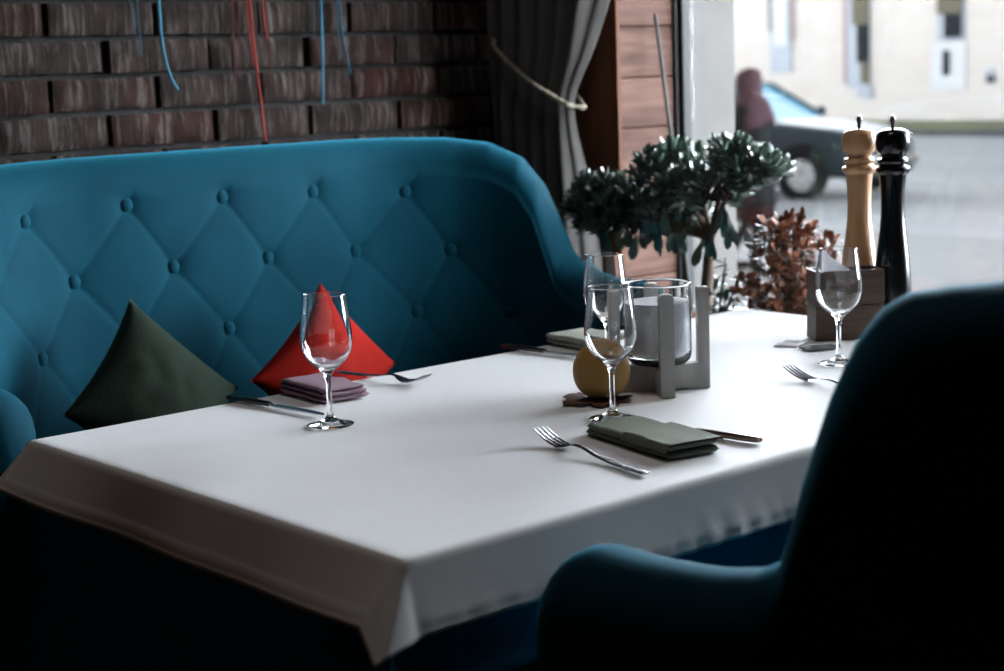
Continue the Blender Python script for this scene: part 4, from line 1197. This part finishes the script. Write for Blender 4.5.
def lofty(name, m, rings, n=32, fold=0.0, kf=9):
    mb = MB()
    def lf_(i, j):
        cx_, cy_, z, rx, ry = rings[i]; a = 2 * PI * j / (n - 1)
        k = 1 + fold * math.sin(a * kf + i * .4) * (i / len(rings))
        return (cx_ + rx * k * math.cos(a), cy_ + ry * k * math.sin(a), z)
    mb.grid(len(rings), n, lf_); o = mb.build(name, m, person, angle=80)
    s = o.modifiers.new('thickness', 'SOLIDIFY'); s.thickness = .008; s.offset = -1; return o
lofty('coat', COAT, [(0, 0, 1.375, .10, .08), (0, 0, 1.34, .17, .12), (0, 0, 1.22, .215, .15), (0, 0, 1.0, .20, .155), (0, 0, .80, .225, .18), (0, 0, .62, .25, .205), (0, 0, .54, .255, .21)], fold=.02)
lofty('skirt', SKIRT, [(0, 0, .70, .18, .15), (0, 0, .55, .22, .19), (0, 0, .43, .235, .215)], fold=.05)
for sx, pts in ((1, [(.165, 0, 1.325), (.232, -.02, 1.07), (.230, .075, .85)]), (-1, [(-.165, 0, 1.325), (-.232, .02, 1.07), (-.220, .125, .86)])):
    MB().tube(pts, [.075, .064, .056], 14).build('sleeve', COAT, person)
for x, y, z, dy in ((.095, .12, .04, .06), (-.09, -.14, .045, .06)):
    b_ = MB(); b_.ellipsoid((x, y + .02, z), (.044, .13, .040), 16, 9); b_.lathe([(.042, .03), (.046, .17), (.036, .17), (.034, .03)], 16, Matrix.Translation((x, y - dy, 0)), closed=True); b_.build('boot', TRIMB, person)
# shawl: hood over the head that falls to a point down the back
sh = MB(); NA, NZ = 40, 26
def shf(i, j):
    a = 2 * PI * i / (NA - 1); t = j / (NZ - 1)
    backness = max(0, -math.sin(a)) ** 1.5                # long point at the back (-y)
    front = max(0, math.sin(a)) ** 2
    zend = 1.16 - .28 * backness + .05 * front
    z = lerp(1.640, zend, t)
    r = interp(z, [(1.0, .24), (1.25, .225), (1.36, .175), (1.42, .118), (1.47, .105), (1.56, .112), (1.61, .080), (1.632, .045), (1.640, .0)])
    ry = r * (.82 if z < 1.38 else 1.02)
    if z > 1.38 and math.sin(a) > .55 and z < 1.60: ry *= .80
    return (r * math.cos(a), ry * math.sin(a) + .012, z)
sh.grid(NA, NZ, shf)
so = sh.build('shawl', SHAWL, person, angle=80); s_ = so.modifiers.new('thickness', 'SOLIDIFY'); s_.thickness = .008; s_.offset = 1

# ------------------------------------------------------------------ light
wd = bpy.data.worlds.new('sky'); scene.world = wd; wd.use_nodes = True
nt = wd.node_tree; bg = nt.nodes['Background']
tc = nt.nodes.new('ShaderNodeTexCoord'); sp_ = nt.nodes.new('ShaderNodeSeparateXYZ'); rp_ = nt.nodes.new('ShaderNodeValToRGB')
nt.links.new(tc.outputs['Generated'], sp_.inputs[0]); nt.links.new(sp_.outputs['Z'], rp_.inputs['Fac'])
# bright hazy band low over the street, duller cloud above
cr_ = rp_.color_ramp
cr_.elements[0].position = 0.0; cr_.elements[0].color = (.89, .95, 1.04, 1)
cr_.elements[1].position = 1.0; cr_.elements[1].color = (.032, .036, .040, 1)
e_ = cr_.elements.new(0.28); e_.color = (.89, .95, 1.04, 1)
e_ = cr_.elements.new(0.44); e_.color = (.032, .036, .040, 1)
nt.links.new(rp_.outputs['Color'], bg.inputs['Color']); bg.inputs['Strength'].default_value = 53.0
pl = bpy.data.lights.new('window_portal', 'AREA'); pl.shape = 'RECTANGLE'; pl.size = 1.72; pl.size_y = 1.30
po = bpy.data.objects.new('window_portal', pl); COL.objects.link(po)
po.location = (2.16, (OY0 + OY1) / 2 + .02, (OZ0 + OZ1) / 2)
po.rotation_euler = Vector((-1, 0, 0)).to_track_quat('-Z', 'Z').to_euler()
pl.cycles.is_portal = True

cl = bpy.data.lights.new('warm_fill', 'AREA'); cl.shape = 'DISK'; cl.size = 0.55; cl.energy = 0.8; cl.color = (1.0, .50, .25)  # added unseen fill light, warms the left end of the cloth
lo_ = bpy.data.objects.new('warm_fill', cl); COL.objects.link(lo_); lo_.location = (-.10, .35, ZC - .02)
cl = bpy.data.lights.new('table_fill', 'AREA'); cl.shape = 'DISK'; cl.size = 0.6; cl.energy = 5.2; cl.color = (1.0, .97, .95)  # added unseen fill, evens out brightness over the middle of the tabletop
lo_ = bpy.data.objects.new('table_fill', cl); COL.objects.link(lo_); lo_.location = (.72, .30, ZC - .02)

vs_ = scene.view_settings
scene.display_settings.display_device = 'sRGB'
vs_.view_transform = 'Standard'; vs_.look = 'None'; vs_.exposure = 0.0; vs_.gamma = 1.0; vs_.use_curve_mapping = False
cy = scene.cycles
cy.max_bounces = 14; cy.transmission_bounces = 12; cy.transparent_max_bounces = 16; cy.diffuse_bounces = 4; cy.glossy_bounces = 4
cy.use_denoising = True; cy.sample_clamp_indirect = 80.0
